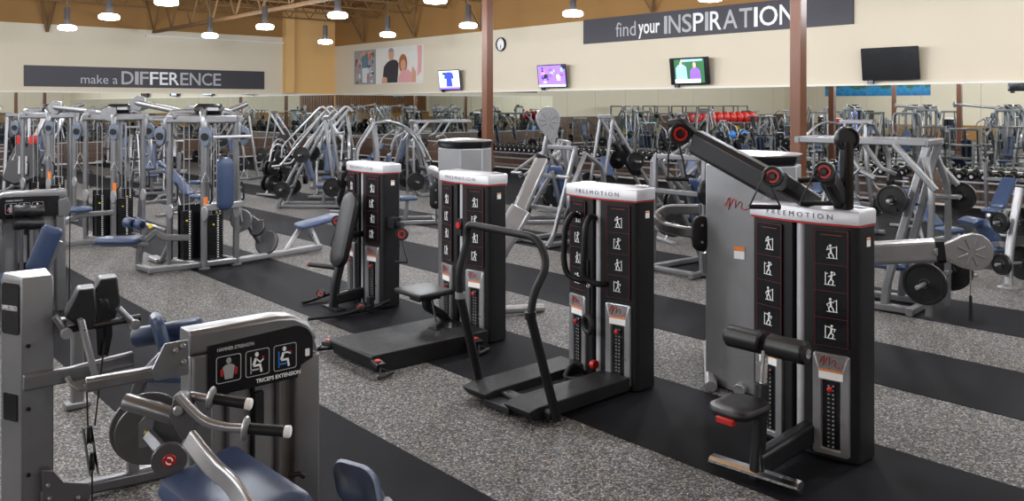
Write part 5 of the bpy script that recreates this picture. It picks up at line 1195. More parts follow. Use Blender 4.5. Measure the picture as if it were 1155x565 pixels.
# weight plate trees
TREE = []
def plate_tree(loc, rz, label, plabel, loads, hood=False):
    t = thing('plate_tree', label, 'plate rack', loc, rz, None)
    b = MB()
    for s in (-1, 1): b.bar([(s*0.42, 0.0, 0.02), (s*0.38, 0, 0.08), (s*0.05, 0.0, 1.05)], 0.06, 0.07, up=(0, 1, 0), r=0.05)
    b.build('side_posts', 'light_silver', t, bev=0.004)
    for s in (-1, 1):
        b = MB(); b.bar([(s*0.42, -0.32, 0.03), (s*0.42, 0.32, 0.03)], 0.08, 0.05); b.build('foot', 'light_silver', t, bev=0.004)
    for z, w in ((0.28, 0.33), (0.68, 0.2)):
        b = MB(); b.bar([(-w, 0, z), (w, 0, z)], 0.05, 0.06); b.build('cross_bar', 'light_silver', t)
    if hood:
        b = MB(); b.tube([(-0.3, 0, 0.9)] + [(-0.26*math.cos(k*PI/8), 0, 1.05 + 0.3*math.sin(k*PI/8)) for k in range(9)] + [(0.3, 0, 0.9)], 0.025, 8); b.build('hood_tube', 'light_silver', t)
    mw = tmat(loc, rz); i = 0
    for z, xs_, r in ((0.32, (-0.30, 0.30), 0.225), (0.72, (-0.22, 0.22), 0.2), (1.02, (0.0,), 0.17)):
        for x in xs_:
            for s in (-1, 1):
                horn(t, (x, 0.03*s, z), (0, s, 0), 0.24)
                n = loads[i % len(loads)]; i += 1
                for k in range(n):
                    plate(mw @ V(x, s*(0.08 + 0.055*k), z), mw.to_3x3() @ V(0, s, 0), r, plabel, plabel.replace('black iron weight plate', 'plates'))
    return t
plate_tree((10.0, 17.0, 0), 0.55, 'silver plate tree with three low plates, left of the farthest tower', 'black iron weight plate on the plate tree left of the farthest tower', [2, 1, 1, 1, 2])
plate_tree((10.3, 21.4, 0), 0.35, 'silver plate tree with rounded hood and big plates, below the orange corner', 'black iron weight plate on the hooded plate tree', [2, 1, 2, 1, 1], True)
plate_tree((9.3, 23.3, 0), 0.7, 'silver plate tree left of the hooded one, beside the cable station', 'black iron weight plate on the tree beside the cable station', [1, 2, 1, 1, 2])
plate_tree((13.6, 14.0, 0), 0.4, 'silver plate tree behind the clock column foot', 'black iron weight plate on the tree behind the clock column', [1, 2, 1, 2, 1])
plate_tree((12.2, 9.3, 0), -0.4, 'silver plate tree between the two press machines, behind the third tower', 'black iron weight plate on the tree between the press machines', [1, 2, 1, 1, 1])

lm('ladder', 'ladder framed grey press machine in the back row left of the hooded plate tree', (8.0, 24.6, 0), -1.8, [1, 1, 1, 0], plabel='black iron weight plate on the back row ladder press')
lm('press', 'grey press machine in the back, between the two lamps over the letters', (9.2, 30.6, 0), -2.0, [1, 0, 1, 1], plabel='black iron weight plate on the press deep in the back')
lm('row', 'grey high row machine near the corner under the orange wall', (13.6, 33.2, 0), -2.4, [1, 1, 1, 0], plabel='black iron weight plate on the high row near the corner')
lm('arc', 'grey press machine with curved arms nearest the corner mirrors', (16.6, 30.4, 0), -2.6, [1, 1, 1, 0], plabel='black iron weight plate on the curved arm press nearest the corner')
lm('ladder', 'ladder framed grey press machine under the blue shirt television', (15.6, 22.6, 0), 2.9, [1, 1, 1, 1], plabel='black iron weight plate on the ladder press under the shirt television')
lm('squat', 'grey squat machine with slanted rails left of the clock column', (12.6, 21.9, 0), 2.6, [1, 1, 1, 0], plabel='black iron weight plate on the squat machine left of the clock column')
lm('arc', 'grey press machine with curved arms right behind the farthest tower', (9.0, 12.2, 0), 2.4, [1, 1, 1, 0], plabel='black iron weight plate on the curved arm press behind the farthest tower') if 0 else None
plate_tree((8.6, 20.6, 0), 1.0, 'silver plate tree right behind the row bench of the cable station', 'black iron weight plate on the tree behind the row bench', [1, 2, 1, 1, 2])
plate_tree((11.9, 24.6, 0), 0.2, 'silver plate tree in the back row under the orange wall', 'black iron weight plate on the back row plate tree', [2, 1, 1, 2, 1], True)

# incline machine at the right edge
org = (12.35, 4.3, 0)
t = thing('preacher_press_machine', 'grey plate loaded bench machine with curved blue pad, cut by the right edge', 'weight machine', org); O = V(org)
def RD(px, py, d): return at_d(px, py, d)
b = MB(O); pA = at_z(1137, 325, 0.0); b.bar([pA, pA + V(0.10, 0.02, 0.5), at_d(1150, 212, 11.35)], 0.10, 0.10, up=(1, 0, 0), r=0.2); b.build('slanted_post', 'light_silver', t, bev=0.006)
b = MB(O); b.lathe([(0.001, 0), (0.13, 0), (0.13, 0.015), (0.06, 0.03), (0.06, 0.06)], pA, (0, 0, 1), 20); b.build('foot_disc', 'light_silver', t)
pB = at_z(1092, 310, 0.0)
b = MB(O); b.lathe([(0.001, 0), (0.12, 0), (0.12, 0.015), (0.055, 0.03), (0.055, 0.42)], pB, (0, 0, 1), 20); b.build('pedestal', 'light_silver', t)
b = MB(O); b.bar([pB + V(0, 0, 0.42), pB + V(0.05, -0.25, 0.45), pA + V(0.1, 0.1, 0.55)], 0.07, 0.08, r=0.1); b.build('seat_beam', 'silver_paint', t, bev=0.004)
q = [at_d(1090, 252, 11.9), at_d(1100, 247, 11.85), at_d(1112, 256, 11.75), at_d(1121, 274, 11.7), at_d(1124, 279, 11.65)]
b = MB(O); sd = V(0.55, 0.83, 0).normalized(); rings = []
for i, p in enumerate(fillet(q, 0.1, 4)):
    pts_ = fillet(q, 0.1, 4); d = (pts_[min(i+1, len(pts_)-1)] - pts_[max(i-1, 0)]).normalized(); nn = d.cross(sd).normalized()
    rings.append([p + sd*(x*0.36) + nn*(y*0.09) for x, y in ((-0.5, -0.3), (-0.5, 0.3), (-0.42, 0.5), (0.42, 0.5), (0.5, 0.3), (0.5, -0.3), (0.42, -0.5), (-0.42, -0.5))])
b.loft(rings); b.build('curved_pad', 'blue_vinyl', t)
b = MB(O); b.pad(at_d(1126, 280, 11.6), V(0.83, -0.55, 0), (0.55, 0.83, 0), 0.36, 0.34, 0.08, 0.06); b.build('seat', 'light_blue_vinyl', t)
b = MB(O); b.bar([at_d(1100, 262, 11.8), pB + V(0.02, -0.05, 0.42)], 0.07, 0.07, up=(1, 0, 0)); b.build('pad_post', 'silver_paint', t)
hv = V(0.45, -0.89, 0)
for (px, py, d, r) in ((1142, 250, 11.3, 0.19), (1144, 297, 11.2, 0.225)):
    c = at_d(px, py, d)
    b = MB(O); b.lathe([(0.022, -0.32), (0.022, 0.4), (0.001, 0.402)], c, (0.92, -0.38, 0), 12); b.build('plate_sleeve', 'light_silver', t)
    for s in (-0.22, 0.14, 0.2):
        plate(c + V(0.92, -0.38, 0)*s, (0.92, -0.38, 0), r if s > 0 else r*0.55 if 0 else 0.14, 'black iron weight plate on the bench machine at the right edge', 'plates on the bench machine at the right edge')

# blue benches
BENCH = {}
def bench(kind, label, loc, rz, group=None):
    if kind in BENCH: return dup(BENCH[kind], loc, rz, label, group)
    t = thing({'flat': 'flat_bench', 'incline': 'incline_bench', 'rack': 'olympic_bench'}[kind], label, 'bench', (0, 0, 0), 0, group)
    if kind == 'flat':
        b = MB(); b.pad((0, 0, 0.46), (1, 0, 0), (0, 1, 0), 1.15, 0.28, 0.08, 0.06); b.build('pad', 'blue_vinyl', t)
        b = MB(); b.bar([(-0.5, 0, 0.39), (0.5, 0, 0.39)], 0.06, 0.06); b.build('spine', 'light_silver', t)
    else:
        b = MB(); b.pad((-0.42, 0, 0.46), (1, 0, 0), (0, 1, 0), 0.36, 0.30, 0.08, 0.06); b.build('seat', 'blue_vinyl', t)
        yd = V(0.78, 0, 0.62).normalized(); b = MB(); b.pad(V(-0.2, 0, 0.48) + yd*0.42, (0, 1, 0), -yd, 0.28, 0.84, 0.08, 0.06); b.build('back_rest', 'blue_vinyl', t)
        b = MB(); b.bar([(-0.6, 0, 0.39), (0.45, 0, 0.12)], 0.06, 0.06); b.bar([(0.1, 0, 0.2), (0.3, 0, 0.78)], 0.05, 0.05, up=(1, 0, 0)); b.build('spine', 'light_silver', t)
    for x in (-0.5, 0.5):
        b = MB(); b.bar([(x*0.8, 0, 0.38 if kind == 'flat' or x < 0 else 0.12), (x, 0, 0.04)], 0.06, 0.06, up=(1, 0, 0)); b.bar([(x, -0.28, 0.03), (x, 0.28, 0.03)], 0.07, 0.05); b.build('leg', 'light_silver', t, bev=0.003)
    if kind == 'rack':
        for s in (-1, 1):
            b = MB(); b.bar([(0.75, 0.5*s, 0.02), (0.62, 0.5*s, 1.35)], 0.06, 0.08, up=(1, 0, 0)); b.bar([(0.6, 0.5*s, 1.3), (0.52, 0.5*s, 1.36)], 0.04, 0.05, up=(0, 1, 0)); b.build('bar_upright', 'silver_paint', t, bev=0.003)
        for x, z in ((0.72, 0.3), (0.66, 0.95)):
            b = MB(); b.bar([(x, -0.5, z), (x, 0.5, z)], 0.06, 0.07); b.build('cross_bar', 'silver_paint', t)
    KIDS[t.name] = list(t.children); BENCH[kind] = t
    t.location = loc; t.rotation_euler = (0, 0, rz); return t
bench('flat', 'blue flat bench in front of the dumbbells below the violet television', (17.2, 21.8, 0), 0.2)
bench('incline', 'blue incline bench in front of the dumbbells, above the third tower', (16.8, 16.9, 0), 2.4)
bench('flat', 'blue flat bench before the dumbbells, beside the incline one above the third tower', (18.4, 18.6, 0), 1.3)
bench('incline', 'blue incline bench left of the grey cabinet under the third television', (16.2, 13.9, 0), 0.6) if 0 else None
bench('flat', 'blue flat bench near the wainscot at the right, under the black television', (17.3, 7.6, 0), 0.15)
bench('incline', 'blue incline bench by the right dumbbells, partly behind the high row machine', (14.0, 5.9, 0), 1.2)
bench('rack', 'blue bench with bar uprights near the right dumbbell rack', (17.3, 9.6, 0), 0.0)
bench('rack', 'blue bench with bar uprights at the far right by the dumbbell rack end', (17.4, 6.0, 0), 0.0)
bench('rack', 'blue bench with bar uprights between two cable stations at the left', (6.7, 18.4, 0), 2.0)
bench('incline', 'blue incline bench between the left cable stations, far one', (7.7, 21.6, 0), 2.6)
bench('rack', 'blue bench with bar uprights in front of the wainscot under the poster', (16.3, 26.2, 0), 0.2)
bench('incline', 'blue incline bench by the clock column foot', (16.6, 15.2, 0), 0.9)

# dumbbell racks and dumbbells along the mirrors
mk = thing('dumbbell_rack', 'x', 'dumbbell rack')
for s in (-1, 1):
    b = MB(); b.bar([(0.22, 1.25*s, 0.03), (-0.28, 1.25*s, 0.03)], 0.07, 0.06); b.bar([(0.12, 1.25*s, 0.03), (0.05, 1.25*s, 0.72)], 0.06, 0.08, up=(1, 0, 0)); b.build('leg', 'light_silver', mk, bev=0.003)
for x, z in ((-0.12, 0.65), (0.12, 0.70)):
    b = MB(); b.bar([(x, -1.45, z), (x, 1.45, z)], 0.05, 0.05); b.build('rail', 'light_silver', mk)
b = MB(); b.bar([(-0.05, -1.45, 0.45), (-0.05, 1.45, 0.45)], 0.05, 0.05); b.build('lower_rail', 'light_silver', mk)
b = MB(); b.bar([(-0.16, -1.45, 0.22), (-0.16, 1.45, 0.22)], 0.05, 0.06); b.build('lower_rail', 'silver_paint', mk)
KIDS[mk.name] = list(mk.children)
db = thing('dumbbell', 'x', 'dumbbell')
b = MB(); b.tube([(-0.08, 0, 0), (0.08, 0, 0)], 0.016, 8); b.build('handle', 'chrome', db)
for s in (-1, 1):
    b = MB(); b.lathe([(0.001, 0.065), (0.08, 0.066), (0.098, 0.08), (0.106, 0.10), (0.106, 0.16), (0.094, 0.18), (0.05, 0.182), (0.045, 0.175), (0.001, 0.175)], (0, 0, 0), (s, 0, 0), 14); b.build('head', 'iron', db)
    b = MB(); b.lathe([(0.001, 0.1755), (0.04, 0.1757), (0.04, 0.1775), (0.001, 0.178)], (0, 0, 0), (s, 0, 0), 10); b.build('number_disc', 'grey_print', db) if s < 0 else None
KIDS[db.name] = list(db.children)
names = ['farthest, behind the clock column', 'second from far end, under the violet television', 'above the third tower', 'behind the press machines and grey cabinet', 'right of the right rust column', 'at the right edge of the picture']
for i, y in enumerate((23.6, 20.5, 17.4, 14.2, 10.55, 6.9)):
    x = XW - 0.55
    if i == 0: r = mk; r.location = (x, y, 0); r['label'] = 'long silver dumbbell rack under the mirrors, ' + names[i]
    else: r = dup(mk, (x, y, 0), None, 'long silver dumbbell rack under the mirrors, ' + names[i])
    r['group'] = 'dumbbell racks along the right wall'
    for k in range(11):
        yy = y - 1.3 + 0.26*k
        if i == 0 and k == 0: o = db; o.location = (x, yy, 0.81); 
        else: o = dup(db, (x, yy, 0.81))
        o.rotation_euler = (0, -0.2, 0)
        o['label'] = 'black round dumbbell on the silver rack ' + names[i]; o['group'] = 'dumbbells on the rack ' + names[i]

# ---------------------------------------------------------------- cable stations at the left
def stack(b_par, x, y, n=18, w=0.16, d=0.12, z0=0.12, nm='weight_stack'):
    b = MB()
    for k in range(n): b.box((x, y, z0 + 0.0165 + 0.036*k), (w, d, 0.031))
    s = b.build(nm, 'iron', b_par)
    b = MB()
    for k in range(n): b.box((x + w*0.18, y - d/2 - 0.001, z0 + 0.0165 + 0.036*k), (0.028, 0.002, 0.016))
    b.build('stack_numbers', 'white_print', s)
    b = MB(); b.lathe([(0.001, 0), (0.014, 0.0), (0.014, 0.02), (0.001, 0.022)], (x - w*0.15, y - d/2, z0 + 0.036*(n-4)), (0, -1, 0), 10); b.build('selector_pin', 'yellow_plastic', s)
    b = MB()
    for dx in (-0.04, 0.04): b.tube([(x+dx, y, z0-0.04), (x+dx, y, 2.1)], 0.008, 6)
    b.build('guide_rods', 'light_silver', s)
    return s
def station(label, loc, rz, full):
    t = thing('cable_station', label, 'cable machine', (0, 0, 0))
    P = 'silver_paint'; H = 2.36; O_ = V(loc)
    cols = [(-0.30, 0.22), (0.0, -0.33), (0.30, 0.34), (0.50, -0.30)]
    for i, (x, y) in enumerate(cols):
        b = MB(); b.loft([[V(x, y, z) + V(0.045*math.cos(k*PI/6), 0.06*math.sin(k*PI/6), 0) for k in range(12)] for z in (0.0, H - 0.12)]); b.build('column', P, t)
        b = MB(); b.lathe([(0.001, 0.0), (0.085, 0.0), (0.085, 0.02), (0.06, 0.03)], (x, y, 0), seg=16); b.build('foot_disc', P, t)
    b = MB(); b.bar([(-0.78, -0.30, 0.07), (0.53, -0.31, 0.07)], 0.09, 0.09); b.bar([(-0.30, 0.22, 0.07), (0.30, 0.34, 0.07)], 0.09, 0.09); b.bar([(-0.30, 0.25, 0.07), (0.0, -0.33, 0.07)], 0.09, 0.09); b.bar([(0.30, 0.34, 0.07), (0.50, -0.30, 0.07)], 0.09, 0.09)
    b.build('base_frame', P, t, bev=0.006)
    b = MB(); b.bar([(-0.34, 0.2, H-0.17), (0.04, -0.34, H-0.17), (0.52, -0.32, H-0.17), (0.32, 0.36, H-0.17), (-0.32, 0.24, H-0.17)], 0.08, 0.12); b.bar([(-0.3, 0.1, H-0.12), (0.45, 0.0, H-0.12)], 0.14, 0.1)
    b.build('top_frame', P, t, bev=0.01)
    b = MB(); b.loft([[V(0.17 + x*k, -0.1 + y*k, H - 0.05 + z) for x, y in rrect(0.42, 0.26, 0.1, 4)] for k, z in ((0.7, -0.05), (1.0, 0.0), (1.0, 0.06), (0.8, 0.11))]); h = b.build('top_pod', 'gloss_black', t)
    b = MB(); b.prism(rrect(0.17, 0.045, 0.01, 2), (0.17, -0.234, H-0.02), (1, 0, 0), (0, 0, 1), 0.006); b.build('pod_badge', 'grey_print', h)
    b = MB(); b.tube([(0.3, -0.2, H-0.1), (0.75, -0.1, H+0.06)], 0.045, 10); b.build('crossover_stub', P, t)
    for x, y, dx, dy in ((-0.30, 0.22, -0.16, 0.02), (0.0, -0.33, -0.03, -0.16), (0.50, -0.30, 0.13, -0.05), (0.30, 0.34, 0.1, 0.16)):
        b = MB(); b.tube([(x+dx*0.2, y+dy*0.2, H-0.5), (x+dx*0.3, y+dy*0.3, H-0.2), (x*0.8+dx*0.2, y*0.8, H-0.06), (0.17, -0.05, H-0.06)], 0.048, 10, r=0.12); b.build('pulley_arm', P, t)
        c = V(x+dx*0.8, y+dy*0.8, H-0.42); n_ = V(-dy, dx, 0).normalized()
        b = MB(); b.prism([(0, 0.15), (0.07, 0.1), (0.085, 0), (0.05, -0.12), (0, -0.15), (-0.05, -0.12), (-0.085, 0), (-0.07, 0.1)], c, RT, (0, 0, 1), 0.07); g = b.build('pulley_housing', 'blue_grey', t, bev=0.01)
        b = MB(); pulley(b, c, FW, 0.055, 0.1); b.build('cable_pulley', 'black_rubber', g)
        if y < 0 or not full:
            b = MB(); b.tube([c + V(0, 0, -0.12), c + V(0, 0, -0.55)], 0.005, 6); b.tube([c + V(0, 0, -0.52), c + V(0.06, 0, -0.65), c + V(-0.06, 0, -0.65), c + V(0, 0, -0.52)], 0.009, 6); b.build('hanging_handle', 'light_silver', t)
    for x, y in ((-0.30, 0.22), (0.0, -0.33), (0.30, 0.34), (0.50, -0.30)):
        b = MB(); b.tube([(x+0.06, y-0.05, 0.95), (x+0.09, y-0.07, 1.0), (x+0.09, y-0.07, 1.2), (x+0.06, y-0.05, 1.25)], 0.014, 8); b.build('height_adjuster', 'black_rubber', t)
        b = MB(); b.prism(ellipse(0.05, 0.11, 16), V(x-0.02, y-0.08, 0.82), RT, (0, 0, 1), 0.05); b.build('cable_guide', 'light_silver', t, bev=0.01)
    stack(t, -0.13, 0.0, 20, 0.14); stack(t, 0.22, -0.15, 18, 0.22); stack(t, 0.36, 0.1, 22, 0.16)
    b = MB(); b.box((0.0, 0.13, 0.5), (0.42, 0.02, 0.82)); b.build('stack_shroud', 'gloss_black', t)
    b = MB(); b.box((0.0, -0.393, 0.95), (0.06, 0.004, 0.22)); b.build('warning_label', 'orange_label', t)
    def W(px, py, d): return at_d(px, py, d) - O_
    if not full:
        b = MB(); b.bar([(-0.02, -0.36, 0.55), (-0.6, -0.36, 0.55), (-0.85, -0.36, 0.4), (-1.0, -0.36, 0.03)], 0.07, 0.09, r=0.1); b.build('low_row_frame', P, t, bev=0.006)
        b = MB(); b.bar([(-0.7, -0.32, 0.07), (-1.0, -0.36, 0.05)], 0.09, 0.08); b.build('low_row_base', P, t, bev=0.006)
        b = MB(); b.pad((-0.55, -0.42, 0.65), (1, 0, 0), (0, 1, 0), 0.36, 0.3, 0.08, 0.08); b.build('seat', 'blue_vinyl', t)
    else:
        e = W(156, 300, 12.4); e.z = 0.05
        b = MB(); b.bar([e, W(158, 277, 12.4), W(178, 260, 12.4), W(184, 268, 12.4), W(213, 268, 12.55)], 0.08, 0.09, r=0.12); b.build('low_row_frame', P, t, bev=0.006)
        b = MB(); b.bar([e, V(-0.7, -0.31, 0.06)], 0.09, 0.08); b.build('low_row_base', P, t, bev=0.006)
        b = MB(); b.pad((0.27, -0.46, 1.24), (1, 0, 0), (0, 0, 1), 0.25, 0.78, 0.09, 0.12); b.build('back_rest', 'blue_vinyl', t)
        b = MB(); b.bar([(-0.02, -0.40, 0.90), (0.54, -0.40, 0.92), (0.54, -0.30, 0.92)], 0.07, 0.10, r=0.05); b.build('back_rest_bracket', 'light_silver', t, bev=0.005)
        b = MB(); b.tube([(0.1, -0.42, 1.93), (0.68, -0.42, 1.93)], 0.022, 8); b.build('pull_up_bar', 'cap_silver', t)
        b = MB(); b.pad(W(133, 271, 12.3), RT, FW, 0.62, 0.34, 0.09, 0.12); b.build('seat', 'blue_vinyl', t)
        b = MB(); b.bar([W(114, 276, 12.3), W(168, 275, 12.35)], 0.12, 0.05); b.build('seat_plate', P, t)
        for px in (142, 153):
            ax = (RT*0.9 - FW*0.5 + V(0, 0, -0.12)).normalized()
            b = MB(); b.lathe([(0.001, 0), (0.065, 0.003), (0.077, 0.02), (0.077, 0.13), (0.065, 0.15), (0.001, 0.153)], W(px, 250 + (px-142)*0.16, 12.25), ax, 18); q = b.build('foam_roller', 'blue_vinyl', t)
            b = MB(); b.lathe([(0.001, 0.15), (0.04, 0.15), (0.04, 0.158), (0.001, 0.16)], W(px, 250 + (px-142)*0.16, 12.25), ax, 12); b.build('end_cap', 'gloss_black', q)
        b = MB(); b.tube([W(160, 252, 12.3), W(176, 256, 12.35), W(186, 259, 12.4)], 0.026, 8); b.build('roller_stem', 'light_silver', t)
        b = MB(); b.lathe([(0.001, -0.02), (0.03, -0.02), (0.03, 0.02), (0.001, 0.022)], W(170, 255, 12.25), -FW, 10); b.build('adjust_knob', 'yellow_plastic', t)
        g = W(362, 283, 14.1); g.z = 0.06
        b = MB(); b.bar([(0.5, -0.30, 0.06), g], 0.09, 0.09); b.build('row_beam', 'light_silver', t, bev=0.005)
        d_ = (g - V(0.5, -0.3, 0.06)); 
        for f0, f1, px, py in ((0.55, 0.7, 338, 258), (0.97, 0.88, 350, 256)):
            b = MB(); b.bar([V(0.5, -0.3, 0.07) + d_*f0, W(px, py, 13.9 if px < 345 else 14.1)], 0.07, 0.06, up=(0, 1, 0)); b.build('bench_leg', 'light_silver', t, bev=0.003)
        pa, pb = W(334, 256, 13.75), W(382, 243, 14.3); xd = (pb-pa).normalized(); yd = V(-0.5, 0.86, 0); yd = (yd - xd*yd.dot(xd)).normalized()
        b = MB(); b.pad((pa+pb)/2, xd, yd, (pb-pa).length, 0.30, 0.08, 0.10); b.build('row_bench', 'light_blue_vinyl', t)
        b = MB(); b.tube([W(264, 150, 13.0), W(268, 215, 13.0), W(272, 250, 13.0)], 0.042, 10); b.build('swing_arm', P, t)
        dax = V(-0.80, -0.5, 0.35).normalized()
        for px, py, d, r, m_ in ((272, 248, 13.0, 0.17, P), (290, 256, 13.2, 0.135, 'gunmetal'), (301, 273, 13.3, 0.19, 'gunmetal')):
            c = W(px, py, d)
            b = MB(); b.lathe([(0.001, -0.02), (r-0.01, -0.02), (r, -0.01), (r, 0.01), (r-0.01, 0.02), (0.001, 0.02)], c, dax if m_ != P else -FW, 24); q = b.build('foot_disc_plate' if m_ != P else 'cam_disc', m_, t)
            if m_ != P:
                u1, u2 = frame_of(dax); b = MB(); b.tube([c + (u1*math.cos(k*PI/10) + u2*math.sin(k*PI/10))*r for k in range(20)], 0.014, 6, close=True); b.build('disc_rim', 'black_rubber', q)
        b = MB(); b.bar([W(276, 248, 13.1), W(290, 268, 13.3), W(302, 285, 13.5)], 0.09, 0.07, up=RT); b.build('disc_arm', P, t, bev=0.005)
        b = MB(); b.bar([(0.5, -0.3, 0.5), W(272, 258, 13.1)], 0.07, 0.09); b.build('disc_arm_bracket', P, t, bev=0.005)
        b = MB(); b.tube([W(284, 243, 13.0), W(292, 249, 13.1), W(299, 248, 13.1)], 0.014, 8); b.build('short_handle', 'chrome', t)
        e = W(182, 289, 12.9); e.z = 0.04; e2 = W(172, 283, 13.2); e2.z = 0.04
        b = MB(); b.bar([e, e2], 0.15, 0.06); b.bar([e, V(-0.28, 0.2, 0.42)], 0.06, 0.06); b.build('rear_foot', 'light_silver', t, bev=0.005)
    t.location = loc; t.rotation_euler = (0, 0, rz)
    KIDS[t.name] = list(t.children)
    return t
mat('blue_grey', (0.12, 0.145, 0.19), 0.4, 0.3)
S2 = station('grey cable station with tall blue back rest and row bench, left of the farthest tower', (4.79, 12.68, 0), 0.0, True)
S1 = station('grey cable station with weight stacks and orange label, left of the one with row bench', (4.48, 15.95, 0), 0.0, False)
S3 = dup(S1, (4.2, 19.4, 0), 0.1, 'grey cable station farthest left, behind the others and the black padded squat machine')
# crossover beams that link the stations at the top
for k, (p, q, lb) in enumerate((((155, 116), (213, 128), 'grey round top beam of the crossover left of the pod with badge'), ((62, 121), (122, 128), 'grey round top beam of the crossover at the far left'))):
    d0 = 13.6 if k == 0 else 15.3; p, q = at_d(*p, d0 + 0.6), at_d(*q, d0 - 0.6)
    o_ = p.lerp(q, 0.5); b = MB(o_); b.tube([p, q], 0.05, 12); t = thing('crossover_beam', lb, 'beam', o_); b.build('beam_tube', 'silver_paint', t)
    for e in (p, q):
        b = MB(o_); b.prism([(0, 0.12), (0.12, 0.1), (0.14, -0.02), (0.05, -0.14), (-0.1, -0.1), (-0.13, 0.03)], e, RT, (0, 0, 1), 0.07); b.build('end_plate', 'silver_paint', t, bev=0.008)
# black padded sled hanging on the machine at the left edge
org = at_d(27, 180, 18.0); O = V((org.x, org.y, 0))
t = thing('padded_squat_sled', 'black padded squat sled with red marks and silver rails, at the left edge', 'weight machine', O)
ol = [(-0.36, -0.45), (-0.30, 0.0), (-0.16, 0.36), (-0.02, 0.52), (0.06, 0.30), (0.14, 0.50), (0.26, 0.32), (0.34, -0.1), (0.38, -0.38), (0.15, -0.5), (-0.1, -0.55)]
c = org; b = MB(O); b.prism(ol, c, RT, (V(0, 0, 1) + FW*0.25).normalized(), 0.16); b.build('padding', 'black_vinyl', t, bev=0.03)
b = MB(O); b.prism([(-0.02, -0.3), (0.16, -0.3), (0.12, 0.08), (-0.06, 0.08)], c - FW*0.1, RT, (V(0, 0, 1) + FW*0.25).normalized(), 0.03); b.build('grey_patch', 'grey_print', t)
for u in (-0.06, 0.2):
    b = MB(O); b.prism(rrect(0.08, 0.18, 0.02, 2), c - FW*0.0 + RT*u + V(0, 0, 0.42), RT, (0, 0, 1), 0.2); b.build('red_mark', 'red_plastic', t)
for u in (-0.12, 0.28):
    b = MB(O); b.bar([c + RT*u + FW*0.15 + V(0, 0, -0.1), c + RT*(u+0.32) + FW*0.6 + V(0, 0, 1.05)], 0.08, 0.1, up=RT); b.build('slanted_rail', 'light_silver', t, bev=0.004)
    q = c + RT*(u+0.1) + FW*0.15; b = MB(O); b.bar([V(q.x, q.y, 0.0), V(q.x, q.y, c.z-0.1)], 0.07, 0.08, up=RT); b.build('post', 'silver_paint', t, bev=0.004)
    q = c + RT*(u+0.34) + FW*0.65; b = MB(O); b.bar([V(q.x, q.y, 0.0), V(q.x, q.y, c.z+1.1)], 0.07, 0.08, up=RT); b.build('post', 'silver_paint', t, bev=0.004)
b = MB(O); q = c + RT*0.35 + FW*0.2; b.bar([V(c.x, c.y, 0.05), V(q.x+0.3, q.y+0.5, 0.05)], 0.5, 0.06); b.build('base', 'silver_paint', t)
# ---------------------------------------------------------------- the rest of the hall, seen only in the mirrors
far = 'seen only in the mirror'
i = 0
for loc, rz in (((-3.0, 13.5, 0), 0.4), ((-6.5, 11.0, 0), -0.3), ((-3.5, 20.0, 0), 0.2), ((-9.5, 17.0, 0), 0.6), ((0.8, 10.6, 0), 0.3), ((-12.5, 24.0, 0), 0.0)):
    s = dup(S1, loc, rz, 'grey cable station in the middle of the hall, ' + far, 'mirrored cable stations')
kinds = ['ladder', 'press', 'row', 'arc', 'squat']
for k, (x, y) in enumerate(((0.2, 20.5), (1.2, 25.8), (3.6, 28.4), (-2.4, 27.0), (-2.8, 33.2), (-5.8, 29.5), (-6.4, 23.0), (-8.8, 27.5), (-5.3, 16.2), (-10.2, 13.4), (-12.8, 19.2), (-13.8, 13.5), (-9.2, 33.6), (-0.9, 17.2), (-13.5, 29.0), (3.2, 34.0), (7.0, 34.6), (10.5, 33.2))):
    lm(kinds[k % 5], 'grey plate loaded machine of the other half of the hall, ' + far, (x, y, 0), 0.7*k, [1, 1, 1, 0] if k % 2 else [2, 0, 1, 1], group='mirrored plate loaded machines', plabel='black weight plate on a machine ' + far)
# treadmill row
tm = thing('treadmill', 'black and grey treadmill in a row, ' + far, 'treadmill', (0, 0, 0), 0, 'mirrored treadmills')
b = MB(); b.prism([(-0.9, 0.0), (-0.9, 0.14), (0.75, 0.2), (0.95, 0.28), (1.0, 0.0)], (0, 0, 0), (1, 0, 0), (0, 0, 1), 0.85); b.build('deck', 'charcoal_paint', tm, bev=0.01)
b = MB(); b.box((-0.1, 0, 0.185), (1.5, 0.5, 0.01), m=Matrix.Rotation(-0.036, 3, 'Y')); b.build('belt', 'black_rubber', tm)
for s in (-1, 1):
    b = MB(); b.bar([(0.85, 0.38*s, 0.2), (0.7, 0.38*s, 1.25)], 0.07, 0.12, up=(1, 0, 0)); b.bar([(0.7, 0.38*s, 1.05), (0.1, 0.38*s, 0.95)], 0.05, 0.06); b.build('side_post', 'cabinet_grey', tm, bev=0.004)
b = MB(); b.bar([(0.66, -0.45, 1.2), (0.66, 0.45, 1.2)], 0.2, 0.1); b.build('console_base', 'cabinet_grey', tm, bev=0.01)
b = MB(); b.box((0.74, 0, 1.42), (0.07, 0.62, 0.42), m=Matrix.Rotation(0.25, 3, 'Y')); sc_ = b.build('console', 'gloss_black', tm, bev=0.01)
b = MB(); b.box((0.70, 0, 1.42), (0.01, 0.5, 0.3), m=Matrix.Rotation(0.25, 3, 'Y')); b.build('console_screen', 'glass_dark', sc_)
KIDS[tm.name] = list(tm.children); tm.location = (-14.0, 4.0, 0)
for k in range(1, 7): dup(tm, (-14.0, 4.0 + 1.15*k, 0), 0)
